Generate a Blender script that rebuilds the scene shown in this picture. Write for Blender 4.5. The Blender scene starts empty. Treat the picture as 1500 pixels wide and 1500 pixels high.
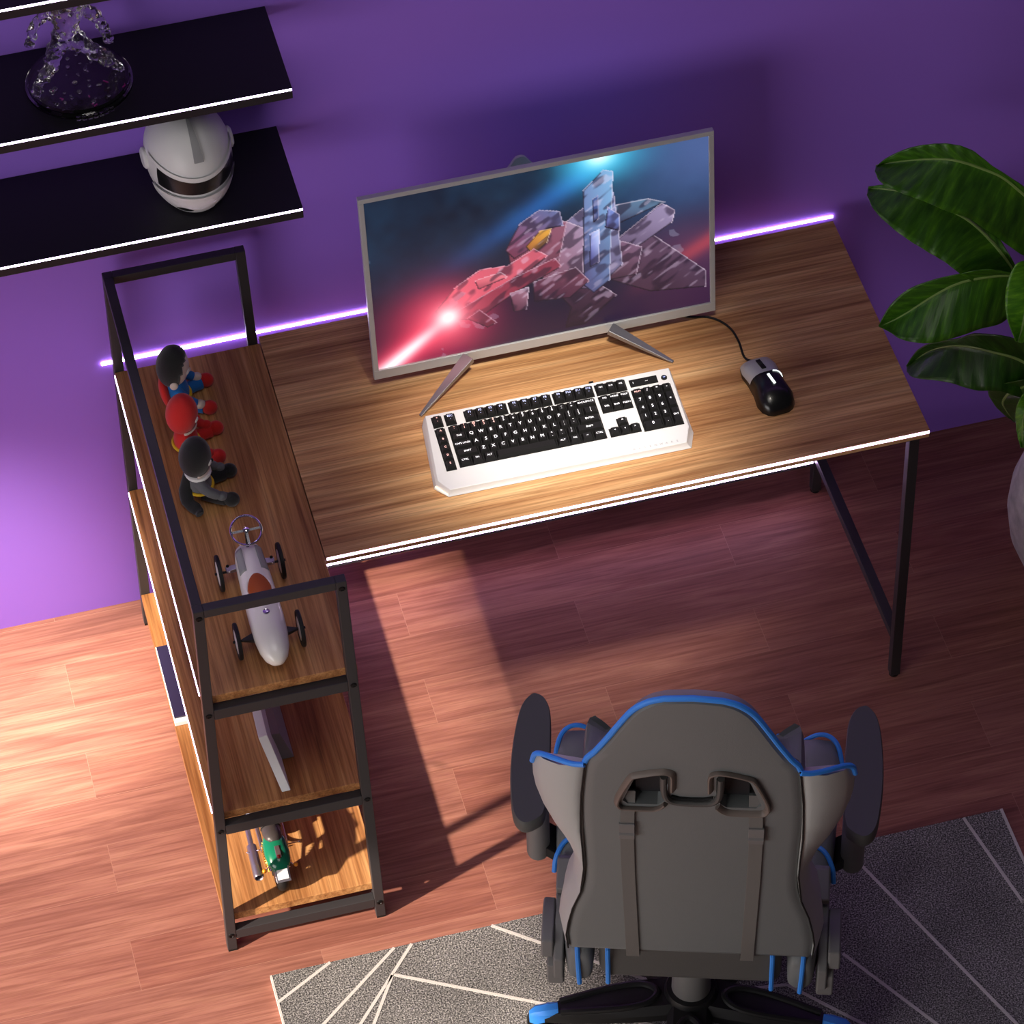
import bpy, bmesh, math, random
from mathutils import Vector, Matrix, Euler
random.seed(7)
C = bpy.context.scene.collection
sc = bpy.context.scene
PI = math.pi

# ------------------------------------------------------------------ materials
def s2l(c):
    return tuple((x/255/12.92 if x/255 <= .04045 else ((x/255+.055)/1.055)**2.4) for x in c)

def newmat(name):
    m = bpy.data.materials.new(name); m.use_nodes = True
    nt = m.node_tree
    return m, nt, nt.nodes['Principled BSDF']

def mat(name, col, rough=.5, metal=0, emit=0, emcol=None, bump=0, bscale=200, spec=.5, coat=0, sheen=0, trans=0, ior=1.45, lin=False):
    m, nt, b = newmat(name)
    c = col if lin else s2l(col)
    b.inputs['Base Color'].default_value = (*c, 1)
    b.inputs['Roughness'].default_value = rough
    b.inputs['Metallic'].default_value = metal
    b.inputs['Specular IOR Level'].default_value = spec
    b.inputs['Coat Weight'].default_value = coat
    b.inputs['Sheen Weight'].default_value = sheen
    b.inputs['Transmission Weight'].default_value = trans
    b.inputs['IOR'].default_value = ior
    if emit:
        b.inputs['Emission Color'].default_value = (*(emcol or c), 1)
        b.inputs['Emission Strength'].default_value = emit
    if bump:
        tc = nt.nodes.new('ShaderNodeTexCoord')
        n = nt.nodes.new('ShaderNodeTexNoise'); n.inputs['Scale'].default_value = bscale
        n.inputs['Detail'].default_value = 2
        bp = nt.nodes.new('ShaderNodeBump'); bp.inputs['Strength'].default_value = bump; bp.inputs['Distance'].default_value = .002
        nt.links.new(tc.outputs['Object'], n.inputs['Vector'])
        nt.links.new(n.outputs['Fac'], bp.inputs['Height'])
        nt.links.new(bp.outputs['Normal'], b.inputs['Normal'])
    return m

def ramp(nt, stops):
    r = nt.nodes.new('ShaderNodeValToRGB')
    e = r.color_ramp.elements
    while len(e) < len(stops): e.new(.5)
    for el, (p, c) in zip(e, stops):
        el.position = p; el.color = (*s2l(c), 1)
    return r

def mapping(nt, scale, loc=(0, 0, 0), kind='Object', geo=False):
    if geo:
        tc = nt.nodes.new('ShaderNodeNewGeometry'); out = tc.outputs['Position']
    else:
        tc = nt.nodes.new('ShaderNodeTexCoord'); out = tc.outputs[kind]
    mp = nt.nodes.new('ShaderNodeMapping')
    mp.inputs['Scale'].default_value = scale; mp.inputs['Location'].default_value = loc
    nt.links.new(out, mp.inputs['Vector'])
    return mp

def noise(nt, vec, scale=1, detail=4, rough=.55, dist=0):
    n = nt.nodes.new('ShaderNodeTexNoise')
    n.inputs['Scale'].default_value = scale; n.inputs['Detail'].default_value = detail
    n.inputs['Roughness'].default_value = rough; n.inputs['Distortion'].default_value = dist
    nt.links.new(vec.outputs[0], n.inputs['Vector'])
    return n

def mix(nt, kind, fac, a, b):
    m = nt.nodes.new('ShaderNodeMix'); m.data_type = 'RGBA'; m.blend_type = kind
    m.inputs[0].default_value = fac if not hasattr(fac, 'links') else 1
    if hasattr(fac, 'links'): nt.links.new(fac, m.inputs[0])
    for sock, v in ((m.inputs[6], a), (m.inputs[7], b)):
        if hasattr(v, 'links'): nt.links.new(v, sock)
        else: sock.default_value = (*v, 1)
    return m.outputs[2]

def wood(name, axis, offs, tone=(1, 1, 1)):
    """walnut laminate, grain along the given axis"""
    m, nt, b = newmat(name)
    sc1 = (2.0, 42, 42) if axis == 'x' else (42, 2.0, 42)
    sc2 = (5.0, 260, 260) if axis == 'x' else (260, 5.0, 260)
    sc3 = (.9, 11, 11) if axis == 'x' else (11, .9, 11)
    n1 = noise(nt, mapping(nt, sc1, offs, geo=True), 1, 5, .6, .35)
    n2 = noise(nt, mapping(nt, sc2, offs, geo=True), 1, 3, .6)
    n3 = noise(nt, mapping(nt, sc3, offs, geo=True), 1, 3, .5, .2)
    r1 = ramp(nt, [(.25, (124, 88, 58)), (.38, (196, 148, 103)), (.55, (230, 186, 136)), (.72, (246, 210, 162))])
    nt.links.new(n1.outputs['Fac'], r1.inputs['Fac'])
    r2 = ramp(nt, [(.35, (190, 182, 176)), (.6, (255, 255, 255))])
    nt.links.new(n2.outputs['Fac'], r2.inputs['Fac'])
    r3 = ramp(nt, [(.3, (182, 164, 152)), (.62, (255, 255, 255))])
    nt.links.new(n3.outputs['Fac'], r3.inputs['Fac'])
    c = mix(nt, 'MULTIPLY', .8, r1.outputs['Color'], r2.outputs['Color'])
    c = mix(nt, 'MULTIPLY', .9, c, r3.outputs['Color'])
    c = mix(nt, 'MULTIPLY', 1.0, c, tone)
    nt.links.new(c, b.inputs['Base Color'])
    b.inputs['Roughness'].default_value = .42
    b.inputs['Specular IOR Level'].default_value = .3
    return m

def floor_mat():
    m, nt, b = newmat('laminate_floor')
    mp = mapping(nt, (1, 1, 1), (.186, .0747, 0), geo=True)
    br = nt.nodes.new('ShaderNodeTexBrick')
    br.offset = .5; br.offset_frequency = 2; br.squash = 1
    br.inputs['Scale'].default_value = 1
    br.inputs['Mortar Size'].default_value = .0005
    br.inputs['Mortar Smooth'].default_value = .3
    br.inputs['Bias'].default_value = 0
    br.inputs['Brick Width'].default_value = .69
    br.inputs['Row Height'].default_value = .1175
    br.inputs['Color1'].default_value = (0, 0, 0, 1); br.inputs['Color2'].default_value = (1, 1, 1, 1)
    br.inputs['Mortar'].default_value = (.5, .5, .5, 1)
    nt.links.new(mp.outputs[0], br.inputs['Vector'])
    # grain offset per plank
    addv = nt.nodes.new('ShaderNodeVectorMath'); addv.operation = 'MULTIPLY_ADD'
    addv.inputs[1].default_value = (9, 5, 3)
    nt.links.new(br.outputs['Color'], addv.inputs[0]); nt.links.new(mp.outputs[0], addv.inputs[2])
    mp2 = nt.nodes.new('ShaderNodeMapping'); mp2.inputs['Scale'].default_value = (2.6, 30, 1)
    nt.links.new(addv.outputs[0], mp2.inputs['Vector'])
    n1 = noise(nt, mp2, 1, 5, .6, .9)
    mp3 = nt.nodes.new('ShaderNodeMapping'); mp3.inputs['Scale'].default_value = (6, 220, 1)
    nt.links.new(addv.outputs[0], mp3.inputs['Vector'])
    n2 = noise(nt, mp3, 1, 3, .6)
    r1 = ramp(nt, [(.3, (134, 88, 77)), (.5, (154, 104, 90)), (.7, (174, 124, 106))])
    nt.links.new(n1.outputs['Fac'], r1.inputs['Fac'])
    r2 = ramp(nt, [(.35, (205, 195, 190)), (.6, (255, 255, 255))])
    nt.links.new(n2.outputs['Fac'], r2.inputs['Fac'])
    c = mix(nt, 'MULTIPLY', .7, r1.outputs['Color'], r2.outputs['Color'])
    tint = ramp(nt, [(0, (240, 228, 226)), (1, (255, 255, 255))])
    nt.links.new(br.outputs['Color'], tint.inputs['Fac'])
    c = mix(nt, 'MULTIPLY', .8, c, tint.outputs['Color'])
    c = mix(nt, 'MIX', br.outputs['Fac'], c, s2l((166, 120, 104)))
    nt.links.new(c, b.inputs['Base Color'])
    b.inputs['Roughness'].default_value = .45
    b.inputs['Specular IOR Level'].default_value = .25
    return m

def rug_mat():
    m, nt, b = newmat('rug_pile')
    mp = mapping(nt, (1, 1, 1), geo=True)
    n1 = noise(nt, mp, 330, 3, .7)
    n2 = noise(nt, mp, 9, 3, .5)
    r = ramp(nt, [(.36, (46, 46, 48)), (.5, (120, 119, 118)), (.63, (200, 198, 196))])
    nt.links.new(n1.outputs['Fac'], r.inputs['Fac'])
    r2 = ramp(nt, [(.3, (215, 215, 215)), (.7, (255, 255, 255))])
    nt.links.new(n2.outputs['Fac'], r2.inputs['Fac'])
    c = mix(nt, 'MULTIPLY', .8, r.outputs['Color'], r2.outputs['Color'])
    nt.links.new(c, b.inputs['Base Color'])
    b.inputs['Roughness'].default_value = .95; b.inputs['Specular IOR Level'].default_value = .1
    bp = nt.nodes.new('ShaderNodeBump'); bp.inputs['Strength'].default_value = .9; bp.inputs['Distance'].default_value = .004
    nt.links.new(n1.outputs['Fac'], bp.inputs['Height']); nt.links.new(bp.outputs['Normal'], b.inputs['Normal'])
    return m

def wall_mat():
    m, nt, b = newmat('purple_wall_paint')
    mp = mapping(nt, (1, 1, 1), geo=True)
    n = noise(nt, mp, 180, 3)
    b.inputs['Base Color'].default_value = (*s2l((160, 114, 232)), 1)
    b.inputs['Roughness'].default_value = .8; b.inputs['Specular IOR Level'].default_value = .2
    bp = nt.nodes.new('ShaderNodeBump'); bp.inputs['Strength'].default_value = .05; bp.inputs['Distance'].default_value = .001
    nt.links.new(n.outputs['Fac'], bp.inputs['Height']); nt.links.new(bp.outputs['Normal'], b.inputs['Normal'])
    return m

def leaf_mat(name, dark, light):
    m, nt, b = newmat(name)
    tc = nt.nodes.new('ShaderNodeUVMap'); tc.uv_map = 'UVMap'
    mp = nt.nodes.new('ShaderNodeMapping'); mp.inputs['Scale'].default_value = (26, 1.2, 1)
    nt.links.new(tc.outputs[0], mp.inputs['Vector'])
    n = noise(nt, mp, 1, 4, .6)
    r = ramp(nt, [(.3, dark), (.55, tuple((a+b_)//2 for a, b_ in zip(dark, light))), (.75, light)])
    nt.links.new(n.outputs['Fac'], r.inputs['Fac'])
    nt.links.new(r.outputs['Color'], b.inputs['Base Color'])
    b.inputs['Roughness'].default_value = .38
    b.inputs['Subsurface Weight'].default_value = 0
    bp = nt.nodes.new('ShaderNodeBump'); bp.inputs['Strength'].default_value = .35; bp.inputs['Distance'].default_value = .004
    nt.links.new(n.outputs['Fac'], bp.inputs['Height']); nt.links.new(bp.outputs['Normal'], b.inputs['Normal'])
    return m

def concrete_mat():
    m, nt, b = newmat('pot_concrete')
    n = noise(nt, mapping(nt, (1, 1, 1)), 22, 5)
    r = ramp(nt, [(.3, (150, 150, 150)), (.7, (205, 205, 203))])
    nt.links.new(n.outputs['Fac'], r.inputs['Fac']); nt.links.new(r.outputs['Color'], b.inputs['Base Color'])
    b.inputs['Roughness'].default_value = .75
    return m

def vcol_emit(name, strength):
    m, nt, b = newmat(name)
    a = nt.nodes.new('ShaderNodeVertexColor'); a.layer_name = 'Col'
    nt.links.new(a.outputs['Color'], b.inputs['Emission Color'])
    b.inputs['Emission Strength'].default_value = strength
    b.inputs['Base Color'].default_value = (.01, .01, .012, 1)
    b.inputs['Roughness'].default_value = .35
    return m

M = {}
M['desk_x'] = wood('walnut_laminate_long', 'x', (.3, .2, 0), (1.0, .94, .86))
M['desk_y'] = wood('walnut_laminate_shelf', 'y', (1.3, .7, 0), (.84, .70, .54))
M['floor'] = floor_mat(); M['rug'] = rug_mat(); M['wall'] = wall_mat()
M['rugline'] = mat('rug_white_line', (196, 193, 189), .95, bump=.5, bscale=500, spec=.1)
M['black_metal'] = mat('black_powder_coat', (50, 49, 52), .45, .0, bump=.05, bscale=900)
M['rubber'] = mat('black_rubber', (16, 16, 17), .7)
M['bolt'] = mat('dark_bolt', (30, 30, 32), .35, .6)
LEDC = (.80, .62, 1.0)
M['led'] = mat('led_strip_glow', (240, 235, 255), .5, emit=26.0, emcol=LEDC)
M['led_desk'] = mat('led_strip_glow_desk', (240, 235, 255), .5, emit=6.0, emcol=LEDC)
M['led_rear'] = mat('led_strip_glow_rear', (240, 235, 255), .5, emit=28.0, emcol=(.84, .55, 1.0))
M['led_soft'] = mat('led_strip_glow_low', (240, 235, 255), .5, emit=18.0, emcol=LEDC)
M['shelf_black'] = mat('black_shelf_board', (26, 23, 32), .55, bump=.04, bscale=300)
M['silver'] = mat('silver_plastic', (190, 192, 195), .35, .25)
M['silver_dk'] = mat('silver_aluminium', (150, 152, 158), .3, .7)
M['kb_white'] = mat('keyboard_white_case', (232, 232, 234), .4)
M['key'] = mat('black_keycap', (10, 10, 11), .6)
M['keydeck'] = mat('black_key_deck', (6, 6, 7), .7)
M['legend'] = mat('key_legend_white', (250, 250, 255), .5, emit=1.2, emcol=(1, .97, 1))
M['legend_red'] = mat('key_legend_red', (255, 200, 190), .5, emit=1.2, emcol=(1, .55, .5))
M['legend_blue'] = mat('key_legend_blue', (190, 200, 255), .5, emit=1.2, emcol=(.6, .65, 1))
M['grey_text'] = mat('grey_print', (170, 172, 178), .5)
M['mouse_black'] = mat('mouse_black', (14, 14, 15), .28, coat=.2)
M['mouse_silver'] = mat('mouse_silver', (178, 180, 186), .35, .3)
M['mouse_light'] = mat('mouse_light_bar', (235, 245, 245), .4, emit=1.2, emcol=(.9, 1, 1))
M['cable'] = mat('black_cable', (12, 12, 13), .6)
M['white_gloss'] = mat('white_helmet_shell', (222, 223, 224), .45, coat=.1)
M['grey_shell'] = mat('grey_helmet_trim', (150, 151, 154), .5)
M['visor'] = mat('black_visor', (22, 23, 25), .3)
M['glass'] = mat('clear_resin', (238, 232, 240), .05, trans=1, ior=1.5)
M['glass_cut'] = mat('clear_cut_resin', (236, 234, 238), .08, trans=1, ior=1.5, bump=1.0, bscale=95)
M['magenta'] = mat('magenta_flake', (170, 20, 130), .3, trans=.4)
M['device_white'] = mat('white_device_plastic', (226, 228, 230), .45)
M['device_grey'] = mat('grey_device_plastic', (140, 140, 142), .45)
M['cream'] = mat('cream_enamel', (244, 242, 234), .28, coat=.4)
M['vent_grey'] = mat('grey_vent', (150, 152, 150), .5)
M['leather'] = mat('orange_leather', (176, 84, 22), .5, bump=.2, bscale=400)
M['chrome'] = mat('chrome', (225, 222, 235), .14, 1.0)
M['tyre'] = mat('black_tyre', (13, 13, 14), .6)
M['wheel_white'] = mat('white_wheel_disc', (228, 227, 222), .35)
M['skin'] = mat('plush_skin', (214, 196, 186), .9, bump=.15, bscale=900, sheen=.2)
M['plush_black'] = mat('black_plush', (22, 22, 24), .95, bump=.4, bscale=700, sheen=.3)
M['plush_red'] = mat('red_plush', (205, 36, 34), .9, bump=.3, bscale=900, sheen=.2)
M['plush_blue'] = mat('blue_plush', (22, 104, 178), .9, bump=.3, bscale=900, sheen=.2)
M['plush_grey'] = mat('grey_plush', (98, 99, 103), .9, bump=.3, bscale=900, sheen=.2)
M['plush_yellow'] = mat('yellow_felt', (222, 180, 40), .9)
M['white_felt'] = mat('white_felt', (232, 232, 230), .9)
M['green'] = mat('green_paint', (12, 112, 82), .25, coat=.5)
M['red_lamp'] = mat('red_lens', (140, 12, 18), .25)
M['orange_lamp'] = mat('orange_lens', (226, 140, 30), .3)
M['gold'] = mat('gold_spring', (214, 160, 60), .3, .8)
M['steel'] = mat('brushed_steel', (170, 165, 178), .3, .9)
M['seat_dark'] = mat('dark_seat_vinyl', (62, 58, 58), .4)
M['plate_white'] = mat('white_plate', (235, 235, 235), .5)
M['chair'] = mat('grey_faux_leather', (116, 121, 121), .5, bump=.12, bscale=420)
M['chair_dk'] = mat('dark_faux_leather', (82, 82, 80), .55, bump=.12, bscale=420)
M['chair_lit'] = mat('lit_grey_faux_leather', (180, 187, 185), .48, bump=.12, bscale=420)  # wings paler than the back: light from the left put into their colour
M['chair_blue'] = mat('blue_piping', (58, 146, 246), .45)
M['chair_plastic'] = mat('dark_grey_plastic', (118, 118, 117), .5)
M['chair_black'] = mat('black_chair_plastic', (26, 26, 27), .45)
M['arm_pad'] = mat('armrest_pad', (84, 87, 85), .6)
M['strap'] = mat('grey_webbing', (112, 112, 109), .7, bump=.2, bscale=800)
M['rim_brown'] = mat('brown_grey_plastic', (112, 102, 95), .5)
M['leaf'] = leaf_mat('banana_leaf', (24, 66, 8), (92, 150, 26))
M['leaf_bright'] = leaf_mat('banana_leaf_bright', (44, 104, 12), (128, 186, 40))
M['leaf_dark'] = leaf_mat('banana_leaf_dark', (18, 52, 8), (66, 116, 24))
M['vein'] = mat('leaf_midrib', (128, 156, 84), .45)
M['stem'] = mat('plant_stem', (70, 104, 40), .5)
M['soil'] = mat('potting_soil', (48, 36, 28), .95, bump=.8, bscale=120)
M['concrete'] = concrete_mat()
M['screen'] = vcol_emit('monitor_picture', 1.15)
M['case_dark'] = mat('dark_case_cover', (40, 34, 62), .4)
M['wall_white'] = mat('white_wall_paint', (205, 200, 205), .8)

# ------------------------------------------------------------------ helpers
WP = {}
def thing(name, label, cat, loc, group=None):
    o = bpy.data.objects.new(name, None); C.objects.link(o)
    o.location = loc; o.empty_display_size = .05
    o['label'] = label; o['category'] = cat
    if group: o['group'] = group
    WP[o.name] = Vector(loc)
    return o

def tag(o, label, cat, group=None):
    o['label'] = label; o['category'] = cat
    if group: o['group'] = group
    return o

def obj(name, bm, m, parent=None, smooth=None, bevel=0, seg=2, label=None, subsurf=0, autosmooth=35):
    bmesh.ops.recalc_face_normals(bm, faces=bm.faces[:])
    vs = [v.co for v in bm.verts]
    lo = Vector((min(v[i] for v in vs) for i in range(3))); hi = Vector((max(v[i] for v in vs) for i in range(3)))
    c = (lo+hi)/2
    bmesh.ops.translate(bm, verts=bm.verts[:], vec=-c)
    if smooth:
        for f in bm.faces: f.smooth = True
        ang = math.radians(autosmooth)
        for e in bm.edges:
            if len(e.link_faces) == 2 and e.calc_face_angle(0) > ang: e.smooth = False
    me = bpy.data.meshes.new(name); bm.to_mesh(me); bm.free()
    for mm in (m if isinstance(m, (list, tuple)) else [m]): me.materials.append(mm)
    o = bpy.data.objects.new(name, me); C.objects.link(o)
    if parent:
        o.parent = parent; o.location = c-WP[parent.name]
    else: o.location = c
    WP[o.name] = c
    if bevel:
        md = o.modifiers.new('bevel', 'BEVEL'); md.width = bevel; md.segments = seg; md.limit_method = 'ANGLE'; md.angle_limit = math.radians(40)
        if not smooth:
            for p in me.polygons: p.use_smooth = True
            md.harden_normals = True
    if subsurf:
        md = o.modifiers.new('sub', 'SUBSURF'); md.levels = subsurf; md.render_levels = subsurf
    if label: o['label'] = label
    return o

def struct(name, bm, m):
    o = obj(name, bm, m); o['kind'] = 'structure'; return o

def dup(o, loc, parent):
    """copy of a part (and its sub-parts) at a world location"""
    c = o.copy(); C.objects.link(c); c.parent = parent; c.location = Vector(loc)-WP[parent.name]
    WP[c.name] = Vector(loc)
    for ch in list(o.children):
        d = ch.copy(); C.objects.link(d); d.parent = c; WP[d.name] = Vector(loc)+ch.location
    return c

def BM(): return bmesh.new()

def mi(bm, n0, idx):
    bm.faces.ensure_lookup_table()
    for f in bm.faces[n0:]: f.material_index = idx

def box(bm, x0, x1, y0, y1, z0, z1, idx=0):
    n0 = len(bm.faces)
    v = [bm.verts.new((x, y, z)) for z in (z0, z1) for y in (y0, y1) for x in (x0, x1)]
    for a in ((0, 2, 3, 1), (4, 5, 7, 6), (0, 1, 5, 4), (2, 6, 7, 3), (0, 4, 6, 2), (1, 3, 7, 5)): bm.faces.new([v[i] for i in a])
    if idx: mi(bm, n0, idx)
    return v

def bar(bm, p, q, w, h, up=(0, 0, 1), w2=None, h2=None, idx=0):
    """rectangular bar from p to q: w across, h along up"""
    n0 = len(bm.faces)
    p = Vector(p); q = Vector(q); d = (q-p).normalized(); u = Vector(up)
    s = d.cross(u).normalized(); u = s.cross(d).normalized()
    w2 = w if w2 is None else w2; h2 = h if h2 is None else h2
    r = []
    for P, a, b in ((p, w, h), (q, w2, h2)):
        r.append([bm.verts.new(P+s*a/2*i+u*b/2*j) for i, j in ((-1, -1), (1, -1), (1, 1), (-1, 1))])
    bm.faces.new(r[0]); bm.faces.new(r[1])
    for k in range(4): bm.faces.new([r[0][k], r[0][(k+1) % 4], r[1][(k+1) % 4], r[1][k]])
    if idx: mi(bm, n0, idx)

def tube(bm, pts, r, n=10, closed=False, idx=0, flat=1.0):
    n0 = len(bm.faces)
    pts = [Vector(p) for p in pts]; N = len(pts)
    rs = r if isinstance(r, (list, tuple)) else [r]*N
    rings = []; ref = None
    for i, p in enumerate(pts):
        if closed: t = pts[(i+1) % N]-pts[i-1]
        else: t = pts[min(i+1, N-1)]-pts[max(i-1, 0)]
        t.normalize()
        if ref is None:
            ref = Vector((0, 0, 1)) if abs(t.z) < .9 else Vector((1, 0, 0))
        a = (ref-t*ref.dot(t)).normalized(); ref = a; b = t.cross(a)
        rings.append([bm.verts.new(p+(a*math.cos(2*PI*k/n)*flat+b*math.sin(2*PI*k/n))*rs[i]) for k in range(n)])
    for i in range(N if closed else N-1):
        A = rings[i]; B = rings[(i+1) % N]
        for k in range(n): bm.faces.new([A[k], A[(k+1) % n], B[(k+1) % n], B[k]])
    if not closed:
        bm.faces.new(rings[0]); bm.faces.new(rings[-1])
    if idx: mi(bm, n0, idx)

def basis(axis):
    a = Vector(axis).normalized(); r = Vector((0, 0, 1)) if abs(a.z) < .9 else Vector((1, 0, 0))
    u = (r-a*r.dot(a)).normalized(); v = a.cross(u)
    return a, u, v

def lathe(bm, prof, origin=(0, 0, 0), axis=(0, 0, 1), n=32, idx=0, close=True):
    """profile of (along, radius)"""
    n0 = len(bm.faces); a, u, v = basis(axis); O = Vector(origin); rings = []
    for h, r in prof:
        if r < 1e-6: rings.append([bm.verts.new(O+a*h)])
        else: rings.append([bm.verts.new(O+a*h+(u*math.cos(2*PI*k/n)+v*math.sin(2*PI*k/n))*r) for k in range(n)])
    for A, B in zip(rings, rings[1:]):
        if len(A) == 1 and len(B) == 1: continue
        for k in range(n):
            if len(A) == 1: bm.faces.new([A[0], B[k], B[(k+1) % n]])
            elif len(B) == 1: bm.faces.new([A[k], A[(k+1) % n], B[0]])
            else: bm.faces.new([A[k], A[(k+1) % n], B[(k+1) % n], B[k]])
    if close:
        for R in (rings[0], rings[-1]):
            if len(R) > 1: bm.faces.new(R)
    if idx: mi(bm, n0, idx)

def cyl(bm, p, q, r, r2=None, n=20, idx=0):
    p = Vector(p); q = Vector(q); L = (q-p).length
    lathe(bm, [(0, r), (L, r if r2 is None else r2)], p, q-p, n, idx)

def ell(bm, c, rad, rot=None, n=24, m=14, idx=0, fn=None):
    n0 = len(bm.faces); c = Vector(c); R = rot or Matrix.Identity(3); rings = []
    for i in range(m+1):
        t = PI*i/m
        if i in (0, m): P = [Vector((0, 0, math.cos(t)))]
        else: P = [Vector((math.sin(t)*math.cos(2*PI*k/n), math.sin(t)*math.sin(2*PI*k/n), math.cos(t))) for k in range(n)]
        row = []
        for p in P:
            if fn: p = fn(p)
            row.append(bm.verts.new(c+R @ Vector((p.x*rad[0], p.y*rad[1], p.z*rad[2]))))
        rings.append(row)
    for A, B in zip(rings, rings[1:]):
        for k in range(n):
            if len(A) == 1: bm.faces.new([A[0], B[k], B[(k+1) % n]])
            elif len(B) == 1: bm.faces.new([A[k], A[(k+1) % n], B[0]])
            else: bm.faces.new([A[k], A[(k+1) % n], B[(k+1) % n], B[k]])
    if idx: mi(bm, n0, idx)

def loft(bm, loops, cap=True, idx=0, closed=True):
    n0 = len(bm.faces)
    R = [[bm.verts.new(Vector(p)) for p in L] for L in loops]; n = len(R[0])
    for A, B in zip(R, R[1:]):
        for k in range(n if closed else n-1): bm.faces.new([A[k], A[(k+1) % n], B[(k+1) % n], B[k]])
    if cap and closed: bm.faces.new(R[0]); bm.faces.new(R[-1])
    if idx: mi(bm, n0, idx)
    return R

def extr(bm, poly, vec, idx=0):
    v = Vector(vec); loft(bm, [[Vector(p) for p in poly], [Vector(p)+v for p in poly]], True, idx)

def catmull(pts, k=6, closed=False):
    P = [Vector(p) for p in pts]; out = []; N = len(P)
    for i in range(N if closed else N-1):
        p0 = P[(i-1) % N] if closed or i > 0 else P[0]*2-P[1]
        p1 = P[i]; p2 = P[(i+1) % N]
        p3 = P[(i+2) % N] if closed or i+2 < N else P[-1]*2-P[-2]
        for j in range(k):
            t = j/k
            out.append(.5*((2*p1)+(p2-p0)*t+(2*p0-5*p1+4*p2-p3)*t*t+(3*p1-p0-3*p2+p3)*t**3))
    if not closed: out.append(P[-1])
    return out

def text_bm(bm, s, size, M4, idx, thick=.0, align='CENTER', sx=1.0):
    """letters as mesh faces; M4 maps the text's x,y plane into the world"""
    cu = bpy.data.curves.new('t', 'FONT'); cu.body = s; cu.size = size; cu.align_x = align; cu.align_y = 'CENTER'
    cu.extrude = thick; cu.resolution_u = 2
    to = bpy.data.objects.new('t', cu)
    C.objects.link(to)
    dg = bpy.context.evaluated_depsgraph_get(); dg.update()
    me = to.evaluated_get(dg).to_mesh()
    vs = [bm.verts.new(M4 @ Vector((v.co.x*sx, v.co.y, v.co.z))) for v in me.vertices]
    for p in me.polygons:
        try:
            f = bm.faces.new([vs[i] for i in p.vertices]); f.material_index = idx
        except ValueError: pass
    to.evaluated_get(dg).to_mesh_clear()
    bpy.data.objects.remove(to); bpy.data.curves.remove(cu)

# ------------------------------------------------------------------ setting
WY = .0537
bm = BM(); box(bm, -2.6, 4.0, WY, WY+.12, 0, 5.2); struct('wall_back', bm, M['wall'])
bm = BM(); box(bm, -2.72, 4.0, -6.5, WY+.12, -.08, 0); struct('floor', bm, M['floor'])
# left wall with the window the daylight comes through
bm = BM()
WX0, WX1, WT = -2.72, -2.6, 5.2
wy0, wy1, wz0, wz1 = -4.4, -.90, .75, 2.0
box(bm, WX0, WX1, -6.5, wy0, 0, WT); box(bm, WX0, WX1, wy1, WY+.12, 0, WT)
box(bm, WX0, WX1, wy0, wy1, 0, wz0); box(bm, WX0, WX1, wy0, wy1, wz1, WT)
struct('wall_left', bm, M['wall_white'])

# ------------------------------------------------------------------ desk with shelf unit
W, XR, DS, DD, H, ZM, ZB, ZD, T = .2856, 1.4339, .8563, .581, .9852, .4083, .0975, .74, .0188
DL = .0202
xl = lambda z: -DL*(.55-z/H)
xr = lambda z: W+DL*(.55-z/H)
desk = thing('computer_desk', 'walnut brown desk with black metal frame, open side shelves and glowing strip lights', 'desk', (.7, -.4, 0))
YF = -DS
# posts (splay slightly)
for nm, fx, s, y in (('l', xl, 1, YF), ('r', xr, -1, YF), ('l', xl, 1, -T), ('r', xr, -1, -T)):
    bm = BM()
    a = fx(0.006); b = fx(H)
    lo = [(a, y, .006), (a+s*T, y, .006), (a+s*T, y+T, .006), (a, y+T, .006)]
    hi = [(b, y, H), (b+s*T, y, H), (b+s*T, y+T, H), (b, y+T, H)]
    loft(bm, [lo, hi])
    post = obj('post', bm, M['black_metal'], desk, bevel=.0015)
    bm = BM(); box(bm, min(a, a+s*T)+.001, max(a, a+s*T)-.001, y+.001, y+T-.001, 0, .006); obj('foot_pad', bm, M['rubber'], post)
    if y == YF:
        for z in (H-.018, .705, .372, .05):
            xx = fx(z)+s*T/2
            bm = BM(); lathe(bm, [(0, .0062), (.0016, .0058), (.0022, .0035), (.001, .003), (.001, 0)], (xx, y+.0003, z), (0, -1, 0), 16)
            obj('bolt', bm, M['bolt'], post, smooth=True)
# rails of the shelf unit
def rail(p, q, w, h): 
    bm = BM(); bar(bm, p, q, w, h); obj('rail', bm, M['black_metal'], desk, bevel=.0012)
def xrail(z, h, y):
    rail((xl(z)+T, y+T/2, z), (xr(z)-T, y+T/2, z), T-.001, h)
for z, h in ((H-T/2, T), (.704, .026), (.372, .026), (.05, .026)):
    xrail(z, h, YF); xrail(z, h, -T)
rail((xl(H)+T/2, YF+T, H-T/2), (xl(H)+T/2, -T, H-T/2), T-.001, T)
for z in (.704, .372, .05):
    rail((xr(z)-T/2, YF+T, z-.004), (xr(z)-T/2, -T, z-.004), T-.002, T)
# boards
BT = .02
def board(z, y0, y1, m='desk_y', lab=None):
    bm = BM(); box(bm, xl(z)+.0005, xr(z)-.0005 if z < .7 else W-.0008, y0, y1, z-BT, z); return obj('shelf_board', bm, M[m], desk, bevel=.0012)
board(ZD, YF+T-.004, -T-.0005); board(ZM, YF+T-.004, -T-.0005); board(ZB, YF+T-.004, -T-.0005)
bm = BM(); box(bm, W+.0008, XR, -DD, -.001, ZD-BT, ZD); obj('desktop', bm, M['desk_x'], desk, bevel=.0012)
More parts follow.
